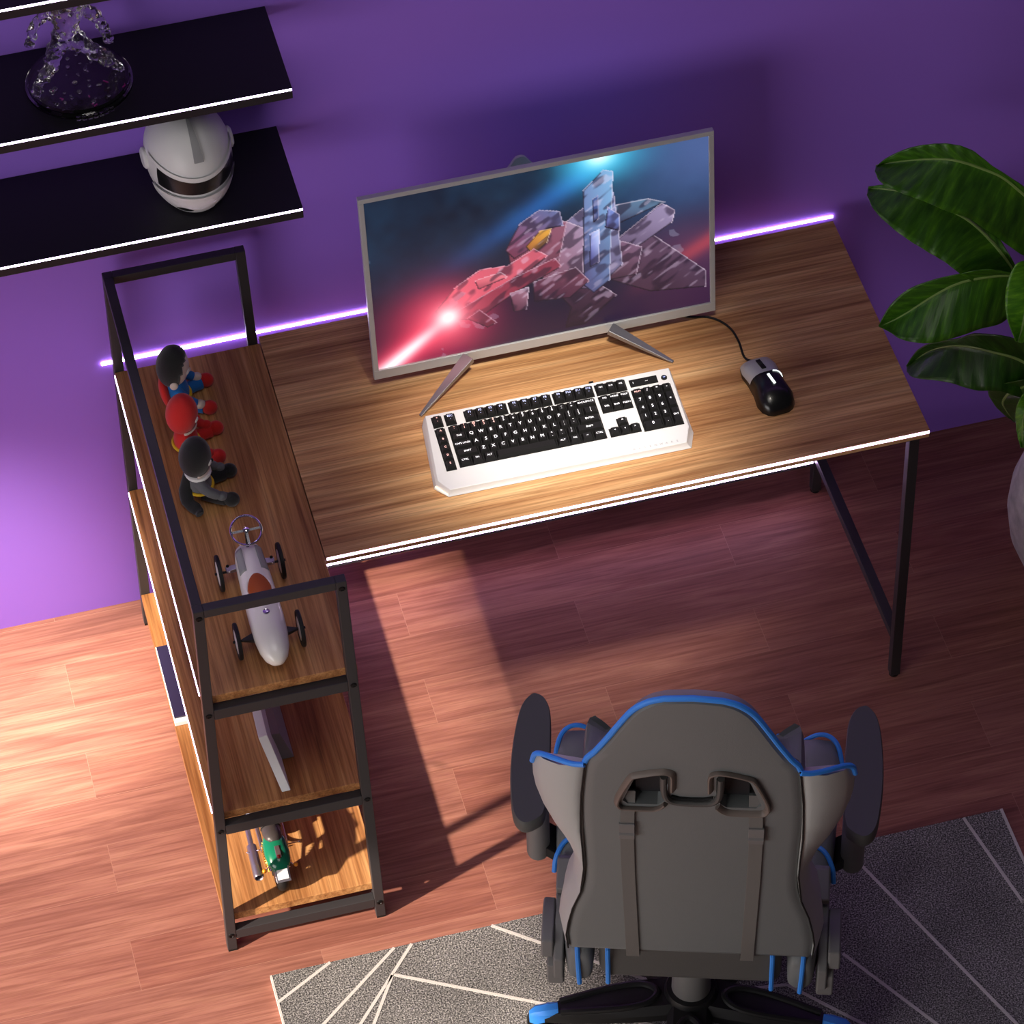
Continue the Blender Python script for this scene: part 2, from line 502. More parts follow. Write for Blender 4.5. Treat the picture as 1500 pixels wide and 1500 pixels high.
# right leg frame
LX = XR-.02
for y in (-DD+.03, -.036):
    bm = BM(); bar(bm, (LX, y, .006), (LX, y, ZD-BT), .02, .02, up=(0, 1, 0)); lg = obj('leg', bm, M['black_metal'], desk, bevel=.0015)
    bm = BM(); cyl(bm, (LX, y, 0), (LX, y, .006), .0095); obj('foot_pad', bm, M['rubber'], lg)
bm = BM(); bar(bm, (LX, -DD+.04, .115), (LX, -.046, .115), .02, .02); obj('stretcher', bm, M['black_metal'], desk, bevel=.0015)
bm = BM(); bar(bm, (LX, -DD+.04, ZD-BT-.01), (LX, -.046, ZD-BT-.01), .02, .02); obj('top_rail', bm, M['black_metal'], desk, bevel=.0015)
bm = BM(); bar(bm, (xr(.1), -.038, .098), (LX-.01, -.038, .098), .018, .018); obj('rear_stretcher', bm, M['black_metal'], desk, bevel=.0015)
# light strips stuck to the desk
def led(x0, x1, y0, y1, z0, z1, parent, m='led'):
    bm = BM(); box(bm, x0, x1, y0, y1, z0, z1); return obj('led_strip', bm, M[m], parent)
led(W+.003, XR-.001, -DD-.0012, -DD, ZD-.0082, ZD-.0022, desk, 'led_desk')
led(W+.02, LX-.012, -.0490, -.047, .1000, .1035, desk, 'led_rear')
led(xl(ZD)-.0012, xl(ZD)+.0005, YF+T+.012, -T-.004, ZD-.012, ZD-.004, desk, 'led_desk')
led(xl(ZM)-.0012, xl(ZM)+.0005, YF+T+.006, -T-.002, ZM-.009, ZM-.003, desk, 'led_desk')
# light bar on the wall behind the desk
bm = BM(); box(bm, -.012, .2846, WY-.003, WY, .6935, .6995); box(bm, .2846, 1.452, WY-.003, WY, .6962, .6995)
tag(obj('wall_lamp_bar', bm, M['led']), 'thin white glowing light bar on the purple wall behind the desk', 'light bar')

# ------------------------------------------------------------------ floating wall shelves
def wall_shelf(z, label):
    t = thing('wall_shelf', label, 'shelf', (-.1, -.06, z-.024), 'black floating wall shelves')
    bm = BM(); box(bm, -.62, .3675, -.172, WY-.0005, z-.024, z); obj('board', bm, M['shelf_black'], t, bevel=.001)
    bm = BM(); box(bm, -.618, .3665, -.1725, -.172, z-.0052, z-.0010); obj('led_strip', bm, M['led_soft'], t)
wall_shelf(1.212, 'lowest black wall shelf with glowing front edge, holding the white helmet')
wall_shelf(1.497, 'middle black wall shelf with glowing front edge, holding the clear figurine')
wall_shelf(1.787, 'topmost black wall shelf, cut by the photo corner above the clear figurine')

# ------------------------------------------------------------------ rug
bm = BM()
RX0, RX1, RY0, RY1 = .054, 1.503, -2.3, -.938
box(bm, RX0, RX1, RY0, RY1, .0005, .012)
def rline(p, q, w=.0062):
    bar(bm, (p[0], p[1], .0121), (q[0], q[1], .0121), w, .0016, idx=1)
for p, q in (((.169, -.939), (.055, -1.001)), ((.293, -.939), (.055, -1.128)), ((.327, -.939), (.06, -1.238)), ((.275, -.999), (.15, -1.207)),
             ((.277, -.998), (.82, -1.295)), ((.482, -.939), (.80, -1.192)), ((1.425, -.939), (1.467, -1.159)), ((1.467, -1.159), (1.5, -1.13)),
             ((1.187, -.960), (1.50, -1.775)), ((1.102, -1.179), (1.45, -1.76)), ((.98, -1.218), (1.25, -1.518)), ((.80, -1.192), (.98, -1.218))):
    rline(p, q)
box(bm, RX1-.004, RX1+.002, RY0, RY1, .0006, .0125, 1)
box(bm, RX0-.001, RX0+.003, RY0, RY1, .0006, .0125, 1)
tag(obj('rug', bm, [M['rug'], M['rugline']]), 'grey speckled rug with thin white lines on the wood floor under the gaming chair', 'rug')

# ------------------------------------------------------------------ monitor
mon = thing('computer_monitor', 'wide silver framed computer monitor with colourful picture standing on the desk', 'monitor', (.8, -.19, ZD))
MY, MZ, tilt = -.2, .767, math.radians(4.6)
mx0, mx1, mh = .4685, 1.1345, .431
du = Vector((0, math.sin(tilt), math.cos(tilt))); dn = Vector((0, -math.cos(tilt), math.sin(tilt)))
def MP(u, v, n): return Vector((mx0+u, MY, MZ))+du*v+dn*n
mw = mx1-mx0
bz, bb = .010, .021
bm = BM()
def mbox(bm, u0, u1, v0, v1, n0, n1, idx=0):
    loft(bm, [[MP(u0, v0, n0), MP(u1, v0, n0), MP(u1, v1, n0), MP(u0, v1, n0)], [MP(u0, v0, n1), MP(u1, v0, n1), MP(u1, v1, n1), MP(u0, v1, n1)]], True, idx)
mbox(bm, 0, mw, 0, bb, -.012, 0); mbox(bm, 0, mw, mh-bz, mh, -.012, 0)
mbox(bm, 0, bz, bb, mh-bz, -.012, 0); mbox(bm, mw-bz, mw, bb, mh-bz, -.012, 0)
obj('frame', bm, M['silver'], mon, bevel=.001)
bm = BM(); mbox(bm, .03, mw-.03, .03, mh-.07, -.034, -.012); obj('back_cover', bm, M['silver_dk'], mon, bevel=.006)
# the picture: a generic spacecraft firing a beam
NU, NV = 330, 206
def lerp(a, b, t): return tuple(x+(y-x)*t for x, y in zip(a, b))
def sm(e0, e1, x):
    t = max(0, min(1, (x-e0)/(e1-e0))); return t*t*(3-2*t)
def vn(x, y, s):
    def h(i, j):
        k = math.sin(i*127.1+j*311.7+s*74.7)*43758.5453; return k-math.floor(k)
    xi, yi = math.floor(x), math.floor(y); fx, fy = x-xi, y-yi
    fx = fx*fx*(3-2*fx); fy = fy*fy*(3-2*fy)
    return (h(xi, yi)*(1-fx)+h(xi+1, yi)*fx)*(1-fy)+(h(xi, yi+1)*(1-fx)+h(xi+1, yi+1)*fx)*fy
# polygons in picture space (u right, v down, aspect ~1.66): outline, colour at top-right, colour at bottom-left
SHIP = [
    ([(.62, .60), (.80, .46), (.99, .80), (.99, .90), (.82, .86), (.70, .74)], (92, 74, 100), (58, 30, 46)),
    ([(.66, .58), (.86, .34), (.90, .40), (.89, .47), (.72, .64)], (146, 134, 168), (84, 66, 92)),
    ([(.70, .30), (.82, .30), (.87, .34), (.72, .42)], (92, 128, 156), (60, 66, 96)),
    ([(.62, .62), (.74, .52), (.80, .58), (.78, .74), (.66, .74)], (120, 92, 120), (66, 34, 46)),
    ([(.52, .70), (.64, .70), (.72, .84), (.62, .98), (.56, .98), (.58, .86)], (70, 44, 62), (36, 20, 40)),
    ([(.56, .36), (.66, .24), (.72, .22), (.74, .66), (.66, .78), (.57, .74), (.54, .60)], (128, 140, 182), (104, 74, 100)),
    ([(.50, .48), (.58, .34), (.63, .40), (.62, .70), (.55, .78), (.50, .68)], (150, 132, 160), (126, 66, 84)),
    ([(.63, .18), (.69, .08), (.72, .10), (.70, .74), (.65, .80), (.62, .74)], (120, 170, 210), (86, 82, 130)),
    ([(.645, .44), (.675, .42), (.67, .62), (.64, .64)], (190, 206, 240), (70, 70, 150)),
    ([(.655, .24), (.675, .22), (.675, .36), (.655, .38)], (70, 96, 150), (50, 60, 110)),
    ([(.70, .30), (.735, .36), (.735, .46), (.69, .42)], (120, 150, 214), (80, 80, 140)),
    ([(.40, .42), (.50, .30), (.58, .34), (.55, .58), (.47, .66), (.41, .58)], (130, 82, 104), (110, 44, 60)),
    ([(.395, .44), (.44, .30), (.50, .24), (.56, .27), (.57, .36), (.52, .36), (.47, .46), (.42, .50)], (84, 104, 152), (130, 52, 74)),
    ([(.455, .44), (.50, .36), (.535, .36), (.52, .44), (.475, .50)], (214, 158, 60), (150, 84, 44)),
    ([(.47, .66), (.60, .62), (.64, .72), (.58, .80), (.47, .78)], (104, 58, 76), (70, 30, 52)),
    ([(.18, .72), (.24, .60), (.32, .52), (.40, .53), (.48, .46), (.52, .52), (.40, .66), (.28, .74), (.20, .78)], (178, 78, 96), (226, 92, 110)),
    ([(.22, .76), (.40, .62), (.54, .54), (.56, .60), (.42, .70), (.30, .82), (.25, .80)], (120, 46, 66), (150, 52, 70)),
    ([(.30, .58), (.38, .56), (.40, .60), (.31, .64)], (214, 120, 130), (190, 80, 96)),
    ([(.27, .80), (.31, .76), (.36, .86), (.33, .88)], (110, 40, 58), (80, 26, 46)),
    ([(.40, .70), (.46, .68), (.45, .82), (.41, .82)], (150, 110, 128), (90, 40, 60)),
]
def inpoly(P, x, y):
    r = False; j = len(P)-1
    for i in range(len(P)):
        xi, yi = P[i]; xj, yj = P[j]
        if (yi > y) != (yj > y) and x < (xj-xi)*(y-yi)/(yj-yi)+xi: r = not r
        j = i
    return r
def edged(P, x, y):
    d = 9
    for i in range(len(P)):
        ax, ay = P[i-1]; bx, by = P[i]
        ax *= 1.66; bx *= 1.66; X = x*1.66
        L = (bx-ax)**2+(by-ay)**2; t = max(0, min(1, ((X-ax)*(bx-ax)+(y-ay)*(by-ay))/L))
        d = min(d, math.hypot(X-ax-t*(bx-ax), y-ay-t*(by-ay)))
    return d
BBX = [(min(p[0] for p in P), max(p[0] for p in P), min(p[1] for p in P), max(p[1] for p in P)) for P, _, _ in SHIP]
def picture(u, v):
    X = u*1.66
    n = vn(X*6, v*6, 1)*.6+vn(X*17, v*17, 2)*.3+vn(X*40, v*40, 3)*.1
    c = lerp((6, 16, 34), (20, 50, 76), n*sm(.9, .2, v))
    c = lerp(c, (78, 98, 150), sm(.55, 1.0, u)*sm(.75, .05, v)*.85)
    c = lerp(c, (84, 48, 78), sm(.6, .95, u)*sm(.3, .65, v)*.9)
    c = lerp(c, (40, 18, 48), sm(.55, 1, v)*.75)
    # blue streak running down-left from the glow
    d = (X-1.12)*.50+(v-.05)*.866; along = -(X-1.12)*.866+(v-.05)*.5
    c = lerp(c, (36, 100, 180), .75*math.exp(-(d/.07)**2)*sm(1.25, .1, along)*sm(-.1, .1, along))
    d2 = (X-1.66)*.46+(v-.62)*.89
    c = lerp(c, (168, 62, 74), .75*math.exp(-(d2/.05)**2)*sm(1.15, 1.66, X))
    # red glow at the left
    r = math.hypot((X-.30), (v-.80)*1.1)
    c = lerp(c, (176, 34, 66), .95*math.exp(-(r/.30)**2))
    g = math.hypot(X-1.13, (v+.0)*1.25)
    glow = lerp(c, (70, 205, 245), .95*math.exp(-(g/.20)**2))
    c = lerp(glow, (225, 255, 255), .95*math.exp(-(g/.07)**2))
    if n > .80: c = lerp(c, (160, 170, 190), .3)
    for (P, a, b), (x0, x1, y0, y1) in zip(SHIP, BBX):
        if x0 <= u <= x1 and y0 <= v <= y1 and inpoly(P, u, v):
            t = ((u-x0)/(x1-x0)+(1-(v-y0)/(y1-y0)))/2
            k = lerp(b, a, t)
            q = vn((X*.8-v*.6)*16, (X*.6+v*.8)*46, 9)
            k = lerp(k, (24, 16, 34), .5*sm(.50, .72, q))
            q = vn((X*.55+v*.83)*60, (X*.83-v*.55)*18, 12)
            k = lerp(k, (214, 196, 218), .38*sm(.70, .86, q))
            k = lerp(k, (16, 10, 26), .45*sm(.35, 1.0, (v-y0)/(y1-y0))*vn(X*9, v*9, 5))
            e = edged(P, u, v)
            if e < .0085:
                if inpoly(P, u+.006, v-.012): k = lerp(k, (14, 10, 22), .7*sm(.0085, .003, e))
                else: k = lerp(k, (226, 208, 224), .5*sm(.007, .002, e))
            c = k
    # beam
    bx, by = .36, .77
    dx, dy = -.80, .60
    s = (X-bx)*dx+(v-by)*dy; p = abs(-(X-bx)*dy+(v-by)*dx)
    if s > -.12:
        w = .030+.03*max(0, s)
        c = lerp(c, (255, 70, 100), .9*math.exp(-(p/(w*2.2))**2)*sm(-.12, .03, s))
        c = lerp(c, (255, 240, 244), math.exp(-(p/w)**2)*sm(-.10, .03, s))
    r = math.hypot(X-bx, v-by)
    c = lerp(c, (255, 110, 130), .8*math.exp(-(r/.16)**2))
    c = lerp(c, (255, 240, 240), math.exp(-(r/.06)**2))
    return c
su0, su1, sv0, sv1 = bz, mw-bz, bb, mh-bz
vs = []; cols = []
for j in range(NV+1):
    for i in range(NU+1):
        u, v = i/NU, j/NV
        vs.append(MP(su0+(su1-su0)*u, sv1-(sv1-sv0)*v, -.004)); cols.append(picture(u, v))
fs = [(j*(NU+1)+i, (j+1)*(NU+1)+i, (j+1)*(NU+1)+i+1, j*(NU+1)+i+1) for j in range(NV) for i in range(NU)]
cen = MP(mw/2, mh/2, 0)
me = bpy.data.meshes.new('screen'); me.from_pydata([v-cen for v in vs], [], fs)
ca = me.color_attributes.new('Col', 'FLOAT_COLOR', 'POINT')
for i, c in enumerate(cols): ca.data[i].color = (*s2l(c), 1)
me.materials.append(M['screen'])
so = bpy.data.objects.new('screen', me); C.objects.link(so); so.parent = mon; so.location = cen-WP[mon.name]; WP[so.name] = cen
# feet and rear stand
for tip, top in (((.534, -.289), (.650, -.205)), ((1.026, -.285), (.925, -.205))):
    bm = BM(); a = Vector((*tip, ZD+.002)); b = Vector((*top, .782))
    bar(bm, a, b, .006, .004, w2=.024, h2=.012); obj('stand_foot', bm, M['silver_dk'], mon, bevel=.001)
bm = BM()
ap = Vector((.788, -.088, 1.152)); dd = Vector((0, .0, -1))
def tri(k, y, zb_): # rounded triangle outline
    P = []
    for i in range(9):
        t = PI*(.22+.56*i/8); P.append((.789+.014*k*math.cos(t), y, 1.138+.014*k*math.sin(t)))
    hw = .058
    return [(.789+hw, y, zb_)]+P+[(.789-hw, y, zb_)]
loft(bm, [tri(1, -.088, 1.075), tri(1, -.082, 1.075)])
obj('rear_stand', bm, M['silver'], mon, smooth=True)
bm = BM(); bar(bm, (.789, -.085, 1.08), (.789, -.04, ZD+.002), .13, .006, up=(0, 1, 0), w2=.22); obj('rear_leg', bm, M['silver_dk'], mon, bevel=.001)

# ------------------------------------------------------------------ keyboard
kb = thing('keyboard', 'white keyboard with black glowing keys on the desk in front of the monitor', 'keyboard', (.77, -.41, ZD))
KA = math.radians(-.6)
KO = Vector((.5335, -.324, .772)); KU = Vector((math.cos(KA), math.sin(KA), 0)); KV = Vector((-math.sin(KA)*-1*0+math.sin(KA)*math.cos(.09), -math.cos(KA)*math.cos(.09), -math.sin(.09)))
KV = (KV-KU*KV.dot(KU)).normalized(); KN = KU.cross(-KV).normalized()
def KP(u, v, n=0): return KO+KU*u+KV*v+KN*n
KW, KD = .4735, .1735
bm = BM()
def floorz(p): return Vector((p.x, p.y, ZD+.001))
top = [(.004, -.005), (KW-.002, -.005), (KW-.003, .1375), (KW-.017, KD), (.0085, KD), (-.0085, .1475)]
bot = [(-.004, -.006), (KW+.006, -.006), (KW+.006, .142), (KW-.008, KD+.005), (.004, KD+.005), (-.018, .152)]
loft(bm, [[floorz(KP(*p)) for p in bot], [KP(u*.5+a*.5, v*.5+b*.5, -.011) for (u, v), (a, b) in zip(bot, top)], [KP(*p, -.001) for p in top]])
obj('case', bm, M['kb_white'], kb, bevel=.0015)
for u0, u1, v0, v1 in ((.012, .0315, .0335, .1315), (.0378, .3175, .0325, .1292), (.3243, .3832, .0325, .0716), (.388, .4640, .0325, .1315), (.3243, .3832, .110, .1295), (.3437, .364, .0905, .111),
                       (.012, .0315, .0035, .029), (.0365, .0565, .0035, .029), (.0735, .155, .0035, .029), (.1585, .2395, .0035, .029), (.243, .3205, .0035, .029), (.3243, .3832, .0035, .029)):
    bm = BM(); loft(bm, [[KP(u, v, -.006) for u, v in ((u0, v0), (u1, v0), (u1, v1), (u0, v1))], [KP(u, v, .0006) for u, v in ((u0, v0), (u1, v0), (u1, v1), (u0, v1))]])
    obj('key_deck', bm, M['keydeck'], kb)
TM = Matrix((KU, -KV, KN)).transposed().to_4x4()
def key(name, u0, v0, w, h, txt, sz=.0062, lm='legend', two=None):
    g = .0009; t = .0028; hh = .0068
    u1, v1 = u0+w-g, v0+h-g; u0 += g; v0 += g
    bm = BM()
    loft(bm, [[KP(u, v, .0007) for u, v in ((u0, v0), (u1, v0), (u1, v1), (u0, v1))],
              [KP(u, v, hh) for u, v in ((u0+t, v0+.0012), (u1-t, v0+.0012), (u1-t, v1-.0038), (u0+t, v1-.0038))]])
    cu, cv = (u0+u1)/2, (v0+v1-.0026)/2
    def put(s, size, dv, sx=1.0):
        m4 = Matrix.Translation(KP(cu, cv+dv, hh+.0003)) @ TM
        text_bm(bm, s, size, m4, 1, sx=sx)
    if two:
        put(two[0], .0064, -.0032); put(two[1], .0066, .0032)
    elif txt: put(txt, sz, 0)
    obj(name, bm, [M['key'], M[lm]], kb)
P = .01855; U0 = .0387; R0 = .0333; RH = .0191
rows = [
    [(1, ('~', '`')), (1, ('!', '1')), (1, ('@', '2')), (1, ('#', '3')), (1, ('$', '4')), (1, ('%', '5')), (1, ('^', '6')), (1, ('&', '7')), (1, ('*', '8')), (1, ('(', '9')), (1, (')', '0')), (1, ('_', '-')), (1, ('+', '=')), (2, 'BACKSPACE')],
    [(1.5, 'TAB')]+[(1, c) for c in 'QWERTYUIOP']+[(1, ('{', '[')), (1, ('}', ']')), (1.5, ('|', '\\'))],
    [(1.75, 'CAPS LOCK')]+[(1, c) for c in 'ASDFGHJKL']+[(1, (':', ';')), (1, ('"', "'")), (2.25, 'ENTER')],
    [(2.25, 'SHIFT')]+[(1, c) for c in 'ZXCVBNM']+[(1, ('<', ',')), (1, ('>', '.')), (1, ('?', '/')), (2.75, 'SHIFT')],
    [(1.25, 'CTRL'), (1.25, 'FN'), (1.25, 'ALT'), (6.25, ''), (1.25, 'ALT'), (1.25, 'FN'), (1.25, ':='), (1.25, 'CTRL')],
]
for r, row in enumerate(rows):
    u = U0
    for i, (w, tx) in enumerate(row):
        lm = 'legend_red' if (r == 0 and i < 5) else 'legend'
        if isinstance(tx, tuple): key('key', u, R0+RH*r, w*P, RH, '', lm=lm, two=tx)
        else: key('key', u, R0+RH*r, w*P, RH, tx, .0095 if len(tx) == 1 else .0056, lm)
        u += w*P
for k in range(5): key('macro_key', .0127, R0+.0004+.0193*k, P, .0193, 'ABCDE'[k], .0062, 'legend_red')
FV, FH = .0045, .0240
key('function_key', .0127, FV, P, FH, '', lm='legend_red', two=('*', '-'))
key('function_key', .0372, FV, P, FH, '', lm='legend_blue', two=('ESC', '-'))
f = 1
for u in (.0745, .1595, .244):
    for k in range(4):
        key('function_key', u+k*P*1.06 if u < .2 else u+k*P*1.03, FV, P*1.05, FH, '', lm='legend_blue', two=('F%d' % f, '-')); f += 1
NU0 = .3252
for k, s in enumerate(('PRT', 'SCR', 'PSE')): key('function_key', NU0+k*.0191, FV, .0191, FH, s, .0045)
for r, ss in enumerate((('INS', 'HOME', 'PGUP'), ('DEL', 'END', 'PGDN'))):
    for k, s in enumerate(ss): key('navigation_key', NU0+k*.0191, R0+RH*r, .0191, RH, s, .0054)
key('arrow_key', NU0+.0191, .0912, .0191, RH, '^', .008)
for k, s in enumerate('<v>'): key('arrow_key', NU0+k*.0191, .1103, .0191, RH, s, .006)
NP = .3890; np_w = .0187
pad = [[('NUM', 1, 1), ('/', 1, 1), ('*', 1, 1), ('-', 1, 1)], [('7', 1, 1), ('8', 1, 1), ('9', 1, 1), ('+', 1, 2)], [('4', 1, 1), ('5', 1, 1), ('6', 1, 1)], [('1', 1, 1), ('2', 1, 1), ('3', 1, 1), ('ENT', 1, 2)], [('0', 2, 1), None, ('.', 1, 1)]]
for r, row in enumerate(pad):
    for k, q in enumerate(row):
        if q: key('number_pad_key', NP+k*np_w, R0+.0195*r, q[1]*np_w, q[2]*.0195, q[0], .0092 if len(q[0]) == 1 else .0054, 'legend_red' if q[0] == 'NUM' else 'legend')
bm = BM(); loft(bm, [[KP(u, v, -.004) for u, v in ((.3905, .0085), (.4435, .0085), (.4435, .0245), (.3905, .0245))], [KP(u, v, .0016) for u, v in ((.3905, .0085), (.4435, .0085), (.4435, .0245), (.3905, .0245))]])
for uu, s in ((.397, 'I'), (.4225, '---')):
    text_bm(bm, s, .006, Matrix.Translation(KP(uu, .0165, .0019)) @ TM, 1)
obj('control_strip', bm, [M['keydeck'], M['legend']], kb)
# round badge with a small head-shaped emblem
bm = BM(); lathe(bm, [(0, .0058), (.0018, .0056), (.0022, .0048), (.0022, 0)], KP(.4570, .0165, -.001), KN, 24)
cN = KP(.4570, .0165, .0016)
hd = [KP(.4570+a, .0165+b, .0015) for a, b in ((-.0027, -.0020), (-.0014, -.0034), (.0014, -.0034), (.0027, -.0020), (.0022, .0006), (.0008, .0034), (-.0008, .0034), (-.0022, .0006))]
n0 = len(bm.faces); bm.faces.new([bm.verts.new(p) for p in hd]); mi(bm, n0, 1)
for s in (-1, 1):
    n0 = len(bm.faces); bm.faces.new([bm.verts.new(KP(.4570+s*a, .0165+b, .0018)) for a, b in ((.0005, .0004), (.0012, -.0012), (.0021, -.0014), (.0016, .0002))]); mi(bm, n0, 2)
obj('badge', bm, [M['keydeck'], mat('badge_blue', (30, 44, 90), .4), M['legend_blue']], kb)
bm = BM()
for i, ch in enumerate('ALIENWARE'):
    text_bm(bm, ch, .0062, Matrix.Translation(KP(.3585+.0103*i, .1665, -.0004)) @ TM, 0)
obj('lettering', bm, M['grey_text'], kb)
bm = BM(); box(bm, *(lambda p: (p.x-.004, p.x+.004, p.y-.003, p.y+.004, p.z-.012, p.z-.004))(KP(.323, -.008))); obj('usb_port', bm, M['keydeck'], kb)
# glowing side light
for s, pts in ((-1, [(-.0145, .152), (.0035, KD+.0015)]),):
    bm = BM(); tube(bm, [KP(u, v, -.0125) for u, v in pts], .0012, 6); obj('side_light', bm, mat('keyboard_side_light', (255, 200, 140), .5, emit=3, emcol=(1, .62, .3)), kb)

# ------------------------------------------------------------------ mouse
ms = thing('computer_mouse', 'silver and black wired mouse on the desk right of the keyboard', 'mouse', (1.17, -.40, ZD))
ma = math.radians(8)
MF = Vector((-math.sin(ma)*.6, 1, 0)).normalized()   # towards the cable
MR = Vector((MF.y, -MF.x, 0))
MC = Vector((1.176, -.398, ZD+.001))
secs = [(.066, .022, .014), (.060, .031, .021), (.040, .035, .029), (.015, .032, .036), (-.012, .032, .040), (-.040, .036, .036), (-.056, .0325, .027), (-.066, .025, .018), (-.0715, .014, .009)]
def msec(f, w, h, k0=0, k1=12, off=0):
    L = []
    for k in range(k0, k1+1):
        t = PI*k/12; c = math.cos(t); s = math.sin(t)
        L.append(MC+MF*f+MR*(w+off)*math.copysign(abs(c)**.7, c)+Vector((0, 0, (h+off)*abs(s)**.8)))
    return L
bm = BM(); loft(bm, [msec(*s) for s in secs]); obj('body', bm, M['mouse_black'], ms, smooth=True, autosmooth=60)
for k0, k1 in ((1, 6), (6, 11)):
    bm = BM(); A = [msec(f, w, h, k0, k1, .0008) for f, w, h in ((.0665, .021, .0135), (.060, .031, .021), (.040, .035, .029), (.015, .032, .036), (.008, .032, .0375))]
    B = [msec(f, w, h, k0, k1, -.002) for f, w, h in ((.0665, .021, .0135), (.060, .031, .021), (.040, .035, .029), (.015, .032, .036), (.008, .032, .0375))]
    loft(bm, A, closed=False); loft(bm, B, closed=False)
    obj('button', bm, M['mouse_silver'], ms, smooth=True)
bm = BM(); cyl(bm, MC+MF*.035+MR*-.0035+Vector((0, 0, .027)), MC+MF*.035+MR*.0035+Vector((0, 0, .027)), .008); obj('scroll_wheel', bm, M['rubber'], ms, smooth=True)
bm = BM(); bar(bm, MC+MF*.018+Vector((0, 0, .0375)), MC+MF*.050+Vector((0, 0, .0275)), .0085, .002); obj('wheel_slot', bm, M['keydeck'], ms)
bm = BM(); bar(bm, MC+MF*-.001+Vector((0, 0, .0403)), MC+MF*-.028+MR*.003+Vector((0, 0, .0405)), .0045, .0016); obj('light_bar', bm, M['mouse_light'], ms)
bm = BM(); tube(bm, [p for p in msec(.0065, .0322, .0377, 1, 5, .001)], .0011, 6); obj('accent_light', bm, M['mouse_light'], ms, smooth=True)
cp = catmull([MC+MF*.066+Vector((0, 0, .008)), Vector((1.158, -.312, ZD+.004)), Vector((1.160, -.265, ZD+.0026)), Vector((1.153, -.225, ZD+.0026)), Vector((1.127, -.192, ZD+.0026)), Vector((1.07, -.165, ZD+.0026)), Vector((1.0, -.06, ZD+.0026)), Vector((.99, .004, ZD+.002)), Vector((.99, .02, ZD-.06))], 8)
bm = BM(); tube(bm, cp, .0022, 8); obj('cable', bm, M['cable'], ms, smooth=True)

# ------------------------------------------------------------------ helmet on the lowest wall shelf (plain full-face type)
hm = thing('helmet', 'white full-face helmet with dark visor standing on the lowest wall shelf', 'helmet', (.19, -.06, 1.212))
HC = Vector((.187, -.068, 1.306)); HR = Matrix.Rotation(math.radians(5), 3, 'Z')
def hshape(p, off=0):
    # p on the unit sphere, front is -y
    x, y, z = p
    f = max(0, -y)
    if z < 0:
        tz = -z
        w = 1-.03*sm(.25, .95, tz)
        x *= w
        y = y*(1-.22*tz) if y > 0 else y*(1+.06*sm(0, .6, tz))
        # stretch downwards so that the bottom is a flat opening
        z = -min(.93, tz*1.15)
        r = math.hypot(x, y)
        if tz > .8:
            k = .62/max(r, .3); x *= k if r < .62 else 1; y *= k if r < .62 else 1
    return Vector((x, y, z))
RAD = (.0775, .094, .098)
bm = BM(); ell(bm, HC, RAD, HR, 40, 28, fn=hshape); obj('shell', bm, M['white_gloss'], hm, smooth=True)
def patch(lo0, lo1, la0, la1, off, n=24, m=8, shape=None):
    """outer and inner sheet of a band on the helmet, longitude measured from the front"""
    bm = BM()
    for o in (off, off-.02):
        G = []
        for j in range(m+1):
            row = []
            for i in range(n+1):
                lo = lo0+(lo1-lo0)*i/n; t = j/m
                a0, a1 = (la0(lo), la1(lo)) if callable(la0) else (la0, la1)
                la = a0+(a1-a0)*t
                p = Vector((math.cos(la)*math.sin(lo), -math.cos(la)*math.cos(lo), math.sin(la)))
                p = hshape(p)*(1+o)
                row.append(HC+HR @ Vector((p.x*RAD[0], p.y*RAD[1], p.z*RAD[2])))
            G.append(row)
        loft(bm, G, closed=False)
    return bm
R_ = math.radians
obj('visor', patch(R_(-62), R_(62), lambda l: R_(-9-3*math.cos(l)), lambda l: R_(13-10*math.cos(l)**2), .012), M['visor'], hm, smooth=True)
obj('brow_rim', patch(R_(-82), R_(82), lambda l: R_(14-10*math.cos(l)**2), lambda l: R_(19-10*math.cos(l)**2), .03), M['white_gloss'], hm, smooth=True)
obj('chin_bar', patch(R_(-74), R_(74), lambda l: R_(-48), lambda l: R_(-13-2*math.cos(l)), .05), M['white_gloss'], hm, smooth=True)
obj('crest', patch(R_(-7), R_(7), R_(26), R_(84), .035, 4, 16), M['grey_shell'], hm, smooth=True)
for s in (-1, 1):
    bm = BM(); p = HC+HR @ Vector((s*.074, .004, .004)); lathe(bm, [(0, .02), (.006, .02), (.009, .016), (.009, 0)], p, HR @ Vector((s, 0, 0)), 24); obj('side_cap', bm, M['white_gloss'], hm, smooth=True)
    obj('chin_vent', patch(R_(s*30-13), R_(s*30+13), lambda l, s=s: R_(-40+4*min(1, abs(l-R_(s*30))/R_(13))**2), lambda l, s=s: R_(-31-4*min(1, abs(l-R_(s*30))/R_(13))**2), .056, 10, 4), M['visor'], hm, smooth=True)

